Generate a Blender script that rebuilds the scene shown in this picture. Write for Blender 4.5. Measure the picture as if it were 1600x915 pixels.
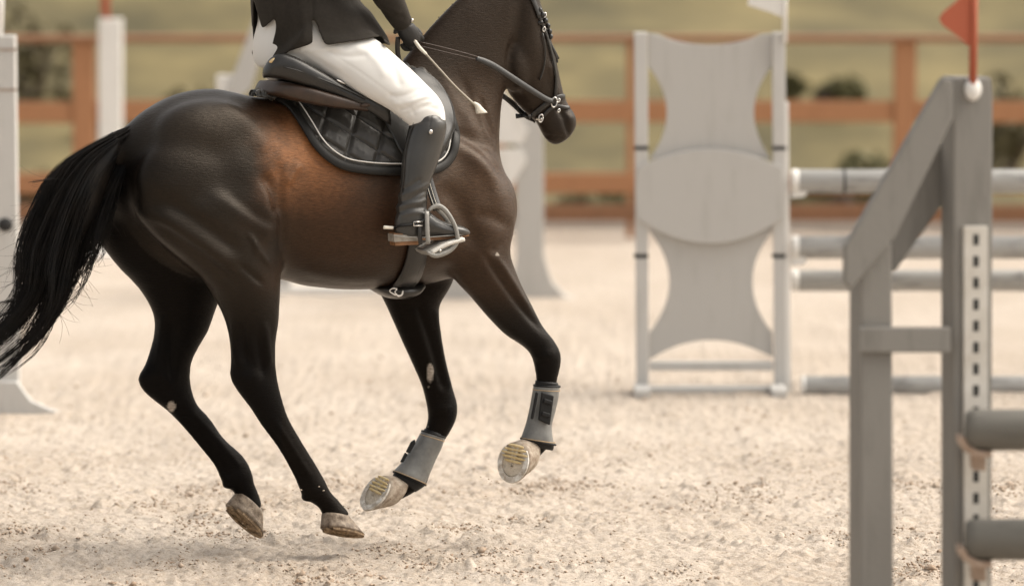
import bpy, bmesh, math, random
import numpy as np
from mathutils import Vector, Matrix
from mathutils.bvhtree import BVHTree

random.seed(7)
rng = np.random.default_rng(7)
scene = bpy.context.scene
for o in list(bpy.data.objects):
    bpy.data.objects.remove(o, do_unlink=True)
COL = scene.collection

# ------------------------------------------------------------------ camera
FPX = 8200.0                 # focal length in pixels of the 1600 px wide photograph
CAM_H = 2.8
PITCH = math.atan2(457.5 + 268.0, FPX)
cam_data = bpy.data.cameras.new("camera")
cam_data.sensor_width = 36.0
cam_data.lens = FPX / 1600.0 * 36.0
cam_data.clip_start = 0.5
cam_data.clip_end = 2000.0
cam_data.dof.use_dof = True
cam_data.dof.focus_distance = 19.95
cam_data.dof.aperture_fstop = 1.65
cam = bpy.data.objects.new("camera", cam_data)
COL.objects.link(cam)
cam.location = (0, 0, CAM_H)
cam.rotation_euler = (math.pi / 2 - PITCH, 0, 0)
scene.camera = cam

# ------------------------------------------------------------------ world and sun
SUN_EL = math.radians(52)
SUN_AZ = math.radians(78)    # measured from +Y (away from the camera) towards +X
world = bpy.data.worlds.new("World")
scene.world = world
world.use_nodes = True
nt = world.node_tree
bg = nt.nodes["Background"]
sky = nt.nodes.new("ShaderNodeTexSky")
sky.sky_type = 'NISHITA'
sky.sun_disc = False
sky.sun_elevation = SUN_EL
sky.sun_rotation = SUN_AZ
sky.air_density = 1.0
sky.dust_density = 4.0
sky.ozone_density = 0.6
hsv = nt.nodes.new("ShaderNodeHueSaturation")     # thin overcast: the blue is veiled
hsv.inputs['Saturation'].default_value = 0.30
mul = nt.nodes.new("ShaderNodeMixRGB")
mul.blend_type = 'MULTIPLY'
mul.inputs['Fac'].default_value = 1.0
mul.inputs['Color2'].default_value = (1.0, 0.935, 0.845, 1)
nt.links.new(sky.outputs[0], hsv.inputs['Color'])
nt.links.new(hsv.outputs[0], mul.inputs['Color1'])
nt.links.new(mul.outputs[0], bg.inputs['Color'])
bg.inputs['Strength'].default_value = 0.13
sl = bpy.data.lights.new("sun", 'SUN')
sl.energy = 1.5
sl.angle = math.radians(58)
sl.color = (1.0, 0.945, 0.85)
sun = bpy.data.objects.new("sun", sl)
COL.objects.link(sun)
sdir = Vector((math.sin(SUN_AZ) * math.cos(SUN_EL), math.cos(SUN_AZ) * math.cos(SUN_EL), math.sin(SUN_EL)))
sun.rotation_euler = sdir.to_track_quat('Z', 'Y').to_euler()
sun.location = sdir * 60

scene.view_settings.view_transform = 'Standard'
scene.view_settings.look = 'None'
scene.view_settings.exposure = 1.02
scene.view_settings.gamma = 1.0
scene.view_settings.use_curve_mapping = False
scene.render.engine = 'CYCLES'

# ------------------------------------------------------------------ projection helpers
CP = np.array([0, 0, CAM_H])
FW = np.array([0, math.cos(PITCH), -math.sin(PITCH)])
UP = np.array([0, math.sin(PITCH), math.cos(PITCH)])
RT = np.array([1.0, 0, 0])

def ray(u, v):
    return FW + RT * ((u - 800.0) / FPX) - UP * ((v - 457.5) / FPX)

def at_depth(u, v, Y):
    d = ray(u, v)
    return CP + d * (Y / d[1])

def on_ground(u, v, z=0.0):
    d = ray(u, v)
    return CP + d * ((z - CAM_H) / d[2])

def project(P):
    P = np.asarray(P, float) - CP
    z = P @ FW
    return np.stack([800 + FPX * (P @ RT) / z, 457.5 - FPX * (P @ UP) / z], -1)

class Plane:
    """A vertical plane standing in the scene, turned by yaw; l moves off it towards the camera."""
    def __init__(self, u, v, Y, yaw):
        self.O = at_depth(u, v, Y)
        self.F = np.array([math.cos(yaw), math.sin(yaw), 0])
        self.R = np.array([math.sin(yaw), -math.cos(yaw), 0])
    def __call__(self, u, v, l=0.0):
        d = ray(u, v)
        t = ((self.O - CP) @ self.R + l) / (d @ self.R)
        return CP + d * t
    def lat(self, P):
        return (np.asarray(P) - self.O) @ self.R
    def mirror(self, P):
        P = np.asarray(P, float)
        return P - 2 * np.outer(self.lat(P), self.R)

# ------------------------------------------------------------------ object helpers
def tag(o, label=None, cat=None, group=None, kind=None):
    if label: o['label'] = label
    if cat: o['category'] = cat
    if group: o['group'] = group
    if kind: o['kind'] = kind
    return o

def thing(name, label, cat, loc=(0, 0, 0), group=None):
    o = bpy.data.objects.new(name, None)
    COL.objects.link(o)
    o.location = loc
    o.empty_display_size = 0.1
    return tag(o, label, cat, group)

def link(name, me, mat, parent=None, smooth=True):
    o = bpy.data.objects.new(name, me)
    COL.objects.link(o)
    if mat is not None and len(me.materials) == 0:
        me.materials.append(mat)
    if smooth:
        me.polygons.foreach_set("use_smooth", np.ones(len(me.polygons), bool))
    if parent is not None:
        o.parent = parent
        if parent.type == 'EMPTY':
            o.matrix_parent_inverse = Matrix.Translation(-Vector(parent.location))
    return o

def mesh(name, V, Fc):
    me = bpy.data.meshes.new(name)
    me.from_pydata([tuple(map(float, p)) for p in V], [], [tuple(int(i) for i in f) for f in Fc])
    me.update()
    return me

class MB:
    """collects vertices and faces"""
    def __init__(self): self.V = []; self.F = []
    def add(self, V, F):
        b = len(self.V)
        self.V += [np.asarray(p, float) for p in V]
        self.F += [tuple(b + i for i in f) for f in F]
        return self
    def build(self, name, mat, parent=None, smooth=True):
        me = mesh(name, self.V, self.F)
        bm = bmesh.new(); bm.from_mesh(me)
        bmesh.ops.recalc_face_normals(bm, faces=bm.faces)
        bm.to_mesh(me); bm.free()
        return link(name, me, mat, parent, smooth)

def catmull(X, sub):
    X = np.asarray(X, float)
    if len(X) < 3 or sub == 1: 
        if len(X) == 2 and sub > 1:
            t = np.linspace(0, 1, sub + 1)[:, None]
            return X[0] * (1 - t) + X[1] * t
        return X
    P = np.vstack([2 * X[0] - X[1], X, 2 * X[-1] - X[-2]])
    out = []
    for i in range(1, len(P) - 2):
        for k in range(sub):
            t = k / sub
            a, b, c, d = P[i - 1], P[i], P[i + 1], P[i + 2]
            out.append(.5 * ((2 * b) + (-a + c) * t + (2 * a - 5 * b + 4 * c - d) * t * t + (-a + 3 * b - 3 * c + d) * t ** 3))
    out.append(P[-2])
    return np.array(out)

def resample(X, n):
    X = np.asarray(X, float)
    s = np.r_[0, np.cumsum(np.linalg.norm(np.diff(X, axis=0), axis=1))]
    t = np.linspace(0, s[-1], n)
    return np.stack([np.interp(t, s, X[:, k]) for k in range(X.shape[1])], -1)

def tube_rings(rings, cap=0.35):
    """closed skin over a list of rings (k points each)"""
    rings = [np.asarray(r) for r in rings]
    n = len(rings[0]); V = []; F = []
    for r in rings: V += list(r)
    for i in range(len(rings) - 1):
        for j in range(n):
            a = i * n + j; b = i * n + (j + 1) % n
            F.append((a, b, b + n, a + n))
    for end, nxt, base in ((rings[0], rings[1], 0), (rings[-1], rings[-2], (len(rings) - 1) * n)):
        c = end.mean(0); d = c - nxt.mean(0)
        d = d / (np.linalg.norm(d) + 1e-9)
        rad = np.linalg.norm(end - c, axis=1).min()
        V.append(c + d * rad * cap); k = len(V) - 1
        for j in range(n):
            F.append((base + j, base + (j + 1) % n, k))
    return V, F

def loft(stations, pl, n=28, sub=4, power=2.0, cap=0.35):
    """stations: (Au,Av,Bu,Bv,l,w[,egg]); A and B are the two outline points in the photo, l the lateral place, w half width"""
    rows = []
    for s in stations:
        A = pl(s[0], s[1], s[4]); B = pl(s[2], s[3], s[4])
        rows.append(np.r_[(A + B) / 2, (A - B) / 2, s[5], s[6] if len(s) > 6 else 0.0])
    rows = catmull(rows, sub)
    th = np.linspace(0, 2 * math.pi, n, endpoint=False)
    c = np.sign(np.cos(th)) * np.abs(np.cos(th)) ** (2 / power)
    s_ = np.sign(np.sin(th)) * np.abs(np.sin(th)) ** (2 / power)
    rings = [r[:3] + np.outer(c, r[3:6]) + np.outer(s_ * (1 - r[7] * c), pl.R * r[6]) for r in rows]
    return tube_rings(rings, cap)

def ellipsoid(c, ax, n=20, m=12):
    """ax: three half axis vectors"""
    V = []; F = []
    for i in range(m + 1):
        ph = math.pi * i / m
        for j in range(n):
            t = 2 * math.pi * j / n
            V.append(c + ax[2] * math.cos(ph) + (ax[0] * math.cos(t) + ax[1] * math.sin(t)) * math.sin(ph))
    for i in range(m):
        for j in range(n):
            F.append((i * n + j, i * n + (j + 1) % n, (i + 1) * n + (j + 1) % n, (i + 1) * n + j))
    return V, F

def tube(path, r, n=8, sub=1, cap=0.5, flat=None):
    """round tube along 3D points; r scalar or list"""
    P = np.asarray(path, float)
    rr = np.full(len(P), r) if np.isscalar(r) else np.asarray(r, float)
    if sub > 1:
        Q = catmull(np.c_[P, rr], sub); P, rr = Q[:, :3], Q[:, 3]
    T = np.gradient(P, axis=0); T /= np.linalg.norm(T, axis=1)[:, None] + 1e-12
    up = np.array([0.13, 0.21, 0.97])
    if abs(T[0] @ up) > .95: up = np.array([1.0, .1, 0])
    N = up - T[0] * (up @ T[0]); N /= np.linalg.norm(N)
    th = np.linspace(0, 2 * math.pi, n, endpoint=False)
    rings = []
    for p, t, q in zip(P, T, rr):
        N = N - t * (N @ t); N /= np.linalg.norm(N) + 1e-12
        B = np.cross(t, N)
        rings.append(p + q * (np.outer(np.cos(th), N) + np.outer(np.sin(th), B)))
    return tube_rings(rings, cap)

def ribbon(path, width, thick, normal, sub=1, wlist=None):
    """flat strap along points; normal = list of outward normals (or one)"""
    P = np.asarray(path, float)
    Nn = np.asarray(normal, float)
    if Nn.ndim == 1: Nn = np.tile(Nn, (len(P), 1))
    if sub > 1:
        P = catmull(P, sub); Nn = catmull(Nn, sub)
    T = np.gradient(P, axis=0); T /= np.linalg.norm(T, axis=1)[:, None] + 1e-12
    W = np.full(len(P), width) if wlist is None else np.interp(np.linspace(0, 1, len(P)), np.linspace(0, 1, len(wlist)), wlist)
    rings = []
    for p, t, nn, w in zip(P, T, Nn, W):
        nn = nn - t * (nn @ t); nn /= np.linalg.norm(nn) + 1e-12
        b = np.cross(t, nn)
        h = w / 2; q = thick / 2; e = min(q, h) * .6
        rings.append([p + b * h + nn * (q - e), p + b * (h - e) + nn * q, p - b * (h - e) + nn * q, p - b * h + nn * (q - e),
                      p - b * h - nn * (q - e), p - b * (h - e) - nn * q, p + b * (h - e) - nn * q, p + b * h - nn * (q - e)])
    return tube_rings(rings, 0.0)

def slab(poly, t0, t1, pl, bevel=0.0):
    """solid board: polygon of photo points on plane pl, extruded from lateral t0 to t1"""
    n = len(poly)
    A = [pl(u, v, t1) for u, v in poly]
    V = list(A) + [p + pl.R * (t0 - t1) for p in A]
    F = [tuple(range(n)), tuple(range(2 * n - 1, n - 1, -1))]
    for i in range(n):
        F.append((i, n + i, n + (i + 1) % n, (i + 1) % n))
    return V, F

def board(name, poly, t0, t1, pl, mat, parent, bevel=0.006):
    V, F = slab(poly, t0, t1, pl)
    me = mesh(name, V, F)
    bm = bmesh.new(); bm.from_mesh(me)
    bmesh.ops.recalc_face_normals(bm, faces=bm.faces)
    if bevel:
        bmesh.ops.bevel(bm, geom=[e for e in bm.edges if e.calc_face_angle(0) > .7], offset=bevel, segments=2, affect='EDGES', profile=.6)
    bm.to_mesh(me); bm.free()
    return link(name, me, mat, parent, smooth=False)

def box(c, ax):
    """box from centre and three half vectors"""
    V = [c + a * ax[0] + b * ax[1] + d * ax[2] for a in (-1, 1) for b in (-1, 1) for d in (-1, 1)]
    return V, [(0, 1, 3, 2), (4, 6, 7, 5), (0, 4, 5, 1), (2, 3, 7, 6), (0, 2, 6, 4), (1, 5, 7, 3)]

def remesh(mb, voxel, name):
    me = mesh(name, mb.V, mb.F)
    o = bpy.data.objects.new(name, me); COL.objects.link(o)
    m = o.modifiers.new("r", 'REMESH'); m.mode = 'VOXEL'; m.voxel_size = voxel; m.adaptivity = 0
    dg = bpy.context.evaluated_depsgraph_get()
    out = bpy.data.meshes.new_from_object(o.evaluated_get(dg))
    bpy.data.objects.remove(o); bpy.data.meshes.remove(me)
    out.name = name
    return out

def get_v(me):
    a = np.empty(len(me.vertices) * 3, np.float32); me.vertices.foreach_get("co", a)
    return a.reshape(-1, 3).astype(float)

def set_v(me, V):
    me.vertices.foreach_set("co", np.asarray(V, np.float32).ravel()); me.update()

def get_n(me):
    a = np.empty(len(me.vertices) * 3, np.float32); me.vertex_normals.foreach_get("vector", a)
    return a.reshape(-1, 3).astype(float)

def get_e(me):
    a = np.empty(len(me.edges) * 2, np.int32); me.edges.foreach_get("vertices", a)
    return a.reshape(-1, 2)

def relax(me, iters, weight=None, lam=.5):
    """Laplacian smoothing with a weight for each vertex (Taubin, keeps volume)"""
    V = get_v(me); E = get_e(me); n = len(V)
    deg = np.bincount(E.ravel(), minlength=n)[:, None].astype(float); deg[deg == 0] = 1
    w = np.ones(n) if weight is None else weight
    for k in range(iters):
        for f in (lam, -lam * 1.02) if k % 2 == 0 or True else (lam,):
            S = np.stack([np.bincount(E[:, 0], V[E[:, 1], c], n) + np.bincount(E[:, 1], V[E[:, 0], c], n) for c in range(3)], -1)
            V = V + (S / deg - V) * (f * w)[:, None]
    set_v(me, V)

def shrinkless(me, iters, weight=None, lam=.5):
    V = get_v(me); E = get_e(me); n = len(V)
    deg = np.bincount(E.ravel(), minlength=n)[:, None].astype(float); deg[deg == 0] = 1
    w = np.ones(n) if weight is None else weight
    for k in range(iters):
        S = np.stack([np.bincount(E[:, 0], V[E[:, 1], c], n) + np.bincount(E[:, 1], V[E[:, 0], c], n) for c in range(3)], -1)
        V = V + (S / deg - V) * (lam * w)[:, None]
    set_v(me, V)

def polydist(Q, pts):
    """distance of points Q (n,2) to a polyline, and the place 0..1 along it"""
    pts = np.asarray(pts, float)
    best = np.full(len(Q), 1e9); place = np.zeros(len(Q))
    L = np.r_[0, np.cumsum(np.linalg.norm(np.diff(pts, axis=0), axis=1))]
    for i in range(len(pts) - 1):
        a, b = pts[i], pts[i + 1]; d = b - a; q = d @ d + 1e-9
        t = np.clip(((Q - a) @ d) / q, 0, 1)
        dist = np.linalg.norm(Q - (a + t[:, None] * d), axis=1)
        m = dist < best
        best[m] = dist[m]; place[m] = (L[i] + t[m] * math.sqrt(q)) / (L[-1] + 1e-9)
    return best, place

def inside(Q, poly):
    poly = np.asarray(poly, float); r = np.zeros(len(Q), bool); x, y = Q[:, 0], Q[:, 1]
    j = len(poly) - 1
    for i in range(len(poly)):
        xi, yi = poly[i]; xj, yj = poly[j]
        r ^= ((yi > y) != (yj > y)) & (x < (xj - xi) * (y - yi) / (yj - yi + 1e-12) + xi)
        j = i
    return r

def vnoise(P, seed=0):
    """numpy value noise, P (n,k)"""
    P = np.asarray(P, float); k = P.shape[1]
    i = np.floor(P).astype(np.int64); f = P - i; f = f * f * (3 - 2 * f)
    out = np.zeros(len(P))
    for c in range(2 ** k):
        w = np.ones(len(P)); h = np.full(len(P), seed * 7919 + 13, np.int64)
        for a in range(k):
            bit = (c >> a) & 1
            w *= f[:, a] if bit else 1 - f[:, a]
            h = (h * 73856093) ^ ((i[:, a] + bit) * (19349663 + a * 83492791))
        h = (h ^ (h >> 13)) * 1274126177
        h = (h ^ (h >> 16)) & 0xffff
        out += w * (h / 65535.0)
    return out * 2 - 1

def fbm(P, octv=4, seed=0):
    s = 0; a = 1; t = 0
    P = np.asarray(P, float)
    for k in range(octv):
        s = s + a * vnoise(P * (2.03 ** k) + 17.3 * k, seed + k); t += a; a *= .5
    return s / t

# ------------------------------------------------------------------ materials
def mat(name, color, rough=.6, metal=0.0, spec=.5, noise=None, bump=None, sheen=0.0, coat=0.0):
    """noise: (scale, colour2, contrast) mottling in object space; bump: (scale, strength, distance)"""
    m = bpy.data.materials.new(name); m.use_nodes = True
    N = m.node_tree.nodes; L = m.node_tree.links; b = N["Principled BSDF"]
    b.inputs['Base Color'].default_value = (*color, 1)
    b.inputs['Roughness'].default_value = rough
    b.inputs['Metallic'].default_value = metal
    b.inputs['Specular IOR Level'].default_value = spec
    if sheen:
        b.inputs['Sheen Tint'].default_value = (1, .88, .74, 1); b.inputs['Sheen Weight'].default_value = sheen; b.inputs['Sheen Roughness'].default_value = .4
    if coat:
        b.inputs['Coat Weight'].default_value = coat; b.inputs['Coat Roughness'].default_value = .25
    tc = N.new("ShaderNodeTexCoord")
    if noise:
        sc, c2, con = noise
        t = N.new("ShaderNodeTexNoise"); t.inputs['Scale'].default_value = sc; t.inputs['Detail'].default_value = 6; t.inputs['Roughness'].default_value = .62
        r = N.new("ShaderNodeValToRGB")
        r.color_ramp.elements[0].position = .5 - con; r.color_ramp.elements[1].position = .5 + con
        r.color_ramp.elements[0].color = (*color, 1); r.color_ramp.elements[1].color = (*c2, 1)
        L.new(tc.outputs['Object'], t.inputs['Vector']); L.new(t.outputs['Fac'], r.inputs['Fac']); L.new(r.outputs['Color'], b.inputs['Base Color'])
    if bump:
        sc, st, di = bump
        t2 = N.new("ShaderNodeTexNoise"); t2.inputs['Scale'].default_value = sc; t2.inputs['Detail'].default_value = 5
        bp = N.new("ShaderNodeBump"); bp.inputs['Strength'].default_value = st; bp.inputs['Distance'].default_value = di
        L.new(tc.outputs['Object'], t2.inputs['Vector']); L.new(t2.outputs['Fac'], bp.inputs['Height']); L.new(bp.outputs['Normal'], b.inputs['Normal'])
    return m

def weathered_paint(name, base, dirt, amount=.5, grain=(22, 22, 3)):
    """painted timber: faint vertical grain, scuffs and dirt"""
    m = mat(name, base, .62, bump=(60, .25, .004))
    N = m.node_tree.nodes; L = m.node_tree.links; b = N["Principled BSDF"]
    tc = N.new("ShaderNodeTexCoord"); mp = N.new("ShaderNodeMapping"); mp.inputs['Scale'].default_value = grain
    t = N.new("ShaderNodeTexNoise"); t.inputs['Scale'].default_value = 1.0; t.inputs['Detail'].default_value = 8; t.inputs['Roughness'].default_value = .65
    r = N.new("ShaderNodeValToRGB"); r.color_ramp.elements[0].position = .52; r.color_ramp.elements[1].position = .52 + .35 / max(amount, .1)
    mx = N.new("ShaderNodeMixRGB"); mx.inputs['Color1'].default_value = (*base, 1); mx.inputs['Color2'].default_value = (*dirt, 1)
    L.new(tc.outputs['Object'], mp.inputs['Vector']); L.new(mp.outputs['Vector'], t.inputs['Vector'])
    L.new(t.outputs['Fac'], r.inputs['Fac']); L.new(r.outputs['Color'], mx.inputs['Fac']); L.new(mx.outputs['Color'], b.inputs['Base Color'])
    return m

M = {}
M['leather'] = mat('black_leather', (.008, .0077, .0073), .33, spec=.55, noise=(30, (.018, .016, .014), .3), bump=(260, .25, .002))
M['boot'] = mat('boot_leather', (.020, .0195, .0185), .33, spec=.65, noise=(14, (.042, .039, .034), .3), bump=(240, .22, .002))
M['brown'] = mat('brown_leather', (.022, .013, .008), .42, noise=(25, (.055, .030, .018), .3), bump=(200, .3, .002))
M['pad'] = mat('pad_satin', (.026, .024, .021), .38, spec=.45, noise=(60, (.042, .039, .034), .3), bump=(500, .3, .001), sheen=.15)
M['binding'] = mat('pad_binding', (.013, .012, .0105), .5, spec=.3, bump=(400, .4, .001))
M['piping'] = mat('white_piping', (.75, .73, .69), .4)
M['breeches'] = mat('white_breeches', (.69, .68, .655), .75, bump=(420, .25, .0015), sheen=.2)
M['jacket'] = mat('dark_wool', (.016, .0135, .0105), .85, spec=.25, noise=(90, (.028, .023, .018), .3), bump=(380, .5, .002), sheen=.08)
M['glove'] = mat('black_glove', (.016, .015, .014), .6, bump=(240, .4, .002))
M['skin'] = mat('skin', (.50, .32, .24), .5)
M['hair'] = mat('brown_hair', (.06, .035, .02), .5)
M['metal'] = mat('brushed_steel', (.62, .60, .57), .28, metal=1.0, bump=(120, .15, .001))
M['brass'] = mat('brass_badge', (.66, .50, .28), .3, metal=1.0)
M['grey_plastic'] = mat('stirrup_grey', (.17, .165, .15), .42, noise=(40, (.26, .25, .23), .3), bump=(150, .3, .002))
M['tread'] = mat('white_rubber', (.66, .65, .62), .65, noise=(60, (.48, .45, .40), .25), bump=(120, .6, .004))
M['sole'] = mat('tan_sole', (.26, .125, .05), .6, noise=(40, (.14, .065, .028), .25), bump=(90, .5, .003))
M['hoof'] = mat('horn', (.20, .145, .10), .7, noise=(38, (.42, .36, .29), .15), bump=(80, .6, .004))
M['hoofdark'] = mat('dark_horn', (.085, .058, .038), .62, noise=(34, (.30, .24, .18), .14), bump=(70, .7, .005))
M['hoofsole'] = mat('hoof_sole', (.44, .38, .30), .85, noise=(60, (.64, .58, .49), .2), bump=(60, 1.0, .009))
M['mudsole'] = mat('muddy_sole', (.10, .062, .032), .75, noise=(55, (.34, .24, .14), .12), bump=(50, 1.0, .008))
M['straw'] = mat('yellow_groove', (.50, .36, .15), .8, noise=(50, (.66, .55, .34), .25), bump=(80, .5, .003))
M['shoe'] = mat('worn_shoe', (.38, .33, .27), .7, metal=.1, noise=(48, (.68, .66, .62), .13), bump=(60, .6, .004))
M['rubber'] = mat('black_rubber', (.009, .009, .0095), .5, spec=.25, bump=(160, .3, .002))
M['shell'] = mat('grey_boot_shell', (.105, .106, .103), .36, spec=.6, noise=(18, (.20, .20, .19), .2), bump=(36, .35, .004))
M['tan_edge'] = mat('tan_stitching', (.42, .29, .16), .6)
M['whip'] = mat('crop_shaft', (.34, .30, .24), .4, bump=(300, .5, .001))
M['cream'] = mat('cream_cap', (.70, .66, .57), .5)
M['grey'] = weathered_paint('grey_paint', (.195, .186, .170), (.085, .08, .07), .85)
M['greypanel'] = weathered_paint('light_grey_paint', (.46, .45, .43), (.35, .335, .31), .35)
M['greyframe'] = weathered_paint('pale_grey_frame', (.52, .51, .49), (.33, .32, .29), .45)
M['white'] = weathered_paint('white_paint', (.72, .705, .675), (.45, .42, .37), .4)
M['whitetrack'] = mat('white_track', (.60, .58, .54), .5, noise=(12, (.45, .42, .37), .25))
M['black'] = mat('black_hole', (.012, .012, .012), .7)
M['heel'] = mat('scuffed_heel', (.17, .15, .125), .6, noise=(45, (.33, .30, .26), .2), bump=(90, .4, .002))
M['joint'] = mat('dark_joint', (.03, .03, .03), .6)
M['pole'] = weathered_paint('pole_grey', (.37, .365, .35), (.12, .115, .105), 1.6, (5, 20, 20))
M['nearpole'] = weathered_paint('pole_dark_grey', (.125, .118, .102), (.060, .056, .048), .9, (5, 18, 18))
M['cup'] = mat('dirty_cup', (.22, .135, .085), .6, noise=(20, (.42, .33, .26), .25))
M['red'] = mat('red_flag', (.34, .08, .036), .7)
M['orange'] = weathered_paint('orange_timber', (.37, .175, .080), (.22, .095, .042), .6)
M['darkwood'] = weathered_paint('brown_timber', (.24, .115, .055), (.12, .058, .028), .6)
# ================================================================== THE SETTING
# ---- ground: one sheet to the horizon (grass), the sand of the arena on top
def graded(lo, hi, dense0, dense1, step, grow=1.25):
    a = list(np.arange(dense0, dense1 + 1e-6, step)); s = step
    while a[-1] < hi:
        s *= grow; a.append(min(hi, a[-1] + s))
    s = step
    while a[0] > lo:
        s *= grow; a.insert(0, max(lo, a[0] - s))
    return np.array(a)

def sheet(xs, ys, zf):
    X, Y = np.meshgrid(xs, ys); Q = np.stack([X.ravel(), Y.ravel()], -1)
    V = np.c_[Q, zf(Q)]
    nx, ny = len(xs), len(ys)
    i = np.arange(ny - 1)[:, None] * nx + np.arange(nx - 1)[None, :]
    F = np.stack([i, i + 1, i + nx + 1, i + nx], -1).reshape(-1, 4)
    me = bpy.data.meshes.new("sheet")
    me.vertices.add(len(V)); me.vertices.foreach_set("co", V.astype(np.float32).ravel())
    me.loops.add(F.size); me.loops.foreach_set("vertex_index", F.ravel().astype(np.int32))
    me.polygons.add(len(F)); me.polygons.foreach_set("loop_start", np.arange(0, F.size, 4, dtype=np.int32))
    me.update(calc_edges=True)
    return me, V

def grass_mat():
    m = bpy.data.materials.new('meadow'); m.use_nodes = True
    N = m.node_tree.nodes; L = m.node_tree.links; b = N["Principled BSDF"]; b.inputs['Roughness'].default_value = .95
    tc = N.new("ShaderNodeTexCoord")
    t = N.new("ShaderNodeTexNoise"); t.inputs['Scale'].default_value = .75; t.inputs['Detail'].default_value = 7; t.inputs['Roughness'].default_value = .6
    r = N.new("ShaderNodeValToRGB"); e = r.color_ramp.elements
    e[0].position = .30; e[0].color = (.055, .048, .022, 1); e[1].position = .70; e[1].color = (.215, .172, .076, 1)
    k = r.color_ramp.elements.new(.5); k.color = (.125, .102, .044, 1)
    L.new(tc.outputs['Object'], t.inputs['Vector']); L.new(t.outputs['Fac'], r.inputs['Fac']); L.new(r.outputs['Color'], b.inputs['Base Color'])
    return m

gx = graded(-600, 600, -9, 9, .6, 1.3); gy = graded(-60, 1500, 34, 62, .6, 1.3)
def bank_z(Q):      # level round the arena, then a rough grass bank rising behind the fence
    k = np.clip(Q[:, 1] - 38.5, 0, 20); return -.05 + .30 * k * k / (k + 3) + .22 * np.clip(k / 6, 0, 1) * fbm(Q * .35, 3, 5)
me, _ = sheet(gx, gy, bank_z)
tag(link('grass_ground', me, grass_mat()), kind='structure')

def sand_mat():
    m = bpy.data.materials.new('riding_sand'); m.use_nodes = True
    N = m.node_tree.nodes; L = m.node_tree.links; b = N["Principled BSDF"]; b.inputs['Roughness'].default_value = .92; b.inputs['Specular IOR Level'].default_value = .2
    tc = N.new("ShaderNodeTexCoord")
    def nz(sc, det, ro, stretch=None):
        t = N.new("ShaderNodeTexNoise"); t.inputs['Scale'].default_value = sc; t.inputs['Detail'].default_value = det; t.inputs['Roughness'].default_value = ro
        L.new(tc.outputs['Object'], t.inputs['Vector']); return t
    def ramp(t, p0, c0, p1, c1):
        r = N.new("ShaderNodeValToRGB"); e = r.color_ramp.elements
        e[0].position = p0; e[0].color = (*c0, 1); e[1].position = p1; e[1].color = (*c1, 1); L.new(t.outputs['Fac'], r.inputs['Fac']); return r
    big = ramp(nz(.9, 5, .6), .3, (.465, .405, .345), .7, (.565, .51, .452))
    mid = ramp(nz(26, 6, .7), .30, (.70, .64, .56), .62, (1.06, 1.05, 1.04))
    fine = ramp(nz(150, 4, .7), .28, (.52, .44, .36), .50, (1.04, 1.04, 1.04))
    m1 = N.new("ShaderNodeMixRGB"); m1.blend_type = 'MULTIPLY'; m1.inputs['Fac'].default_value = .75
    m2 = N.new("ShaderNodeMixRGB"); m2.blend_type = 'MULTIPLY'; m2.inputs['Fac'].default_value = .8
    L.new(big.outputs[0], m1.inputs['Color1']); L.new(mid.outputs[0], m1.inputs['Color2'])
    L.new(m1.outputs[0], m2.inputs['Color1']); L.new(fine.outputs[0], m2.inputs['Color2'])
    L.new(m2.outputs[0], b.inputs['Base Color'])
    n3 = nz(90, 6, .7); bp = N.new("ShaderNodeBump"); bp.inputs['Strength'].default_value = .8; bp.inputs['Distance'].default_value = .012
    L.new(n3.outputs['Fac'], bp.inputs['Height']); L.new(bp.outputs['Normal'], b.inputs['Normal'])
    return m

def sand_z(Q):
    d = np.exp(-((Q[:, 1] - 20) / 9.0) ** 2)
    z = .024 * fbm(Q * 2.1, 3, 11) + .016 * d * fbm(Q * 9, 3, 12) + .0095 * d * fbm(Q * 32, 2, 14) + .0065 * d * fbm(Q * 64, 1, 15)
    pk = np.clip(fbm(Q * 6.5, 2, 21) - .33, 0, 1)
    z += .05 * d * pk * (1 + fbm(Q * 40, 2, 22))
    return .03 + z
sx = graded(-45, 45, -2.35, 2.35, .0095, 1.28); sy = graded(-8, 36.4, 18.4, 23.2, .0115, 1.05)
me, SV = sheet(sx, sy, sand_z)
sand = tag(link('sand_ground', me, sand_mat()), kind='structure')

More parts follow.
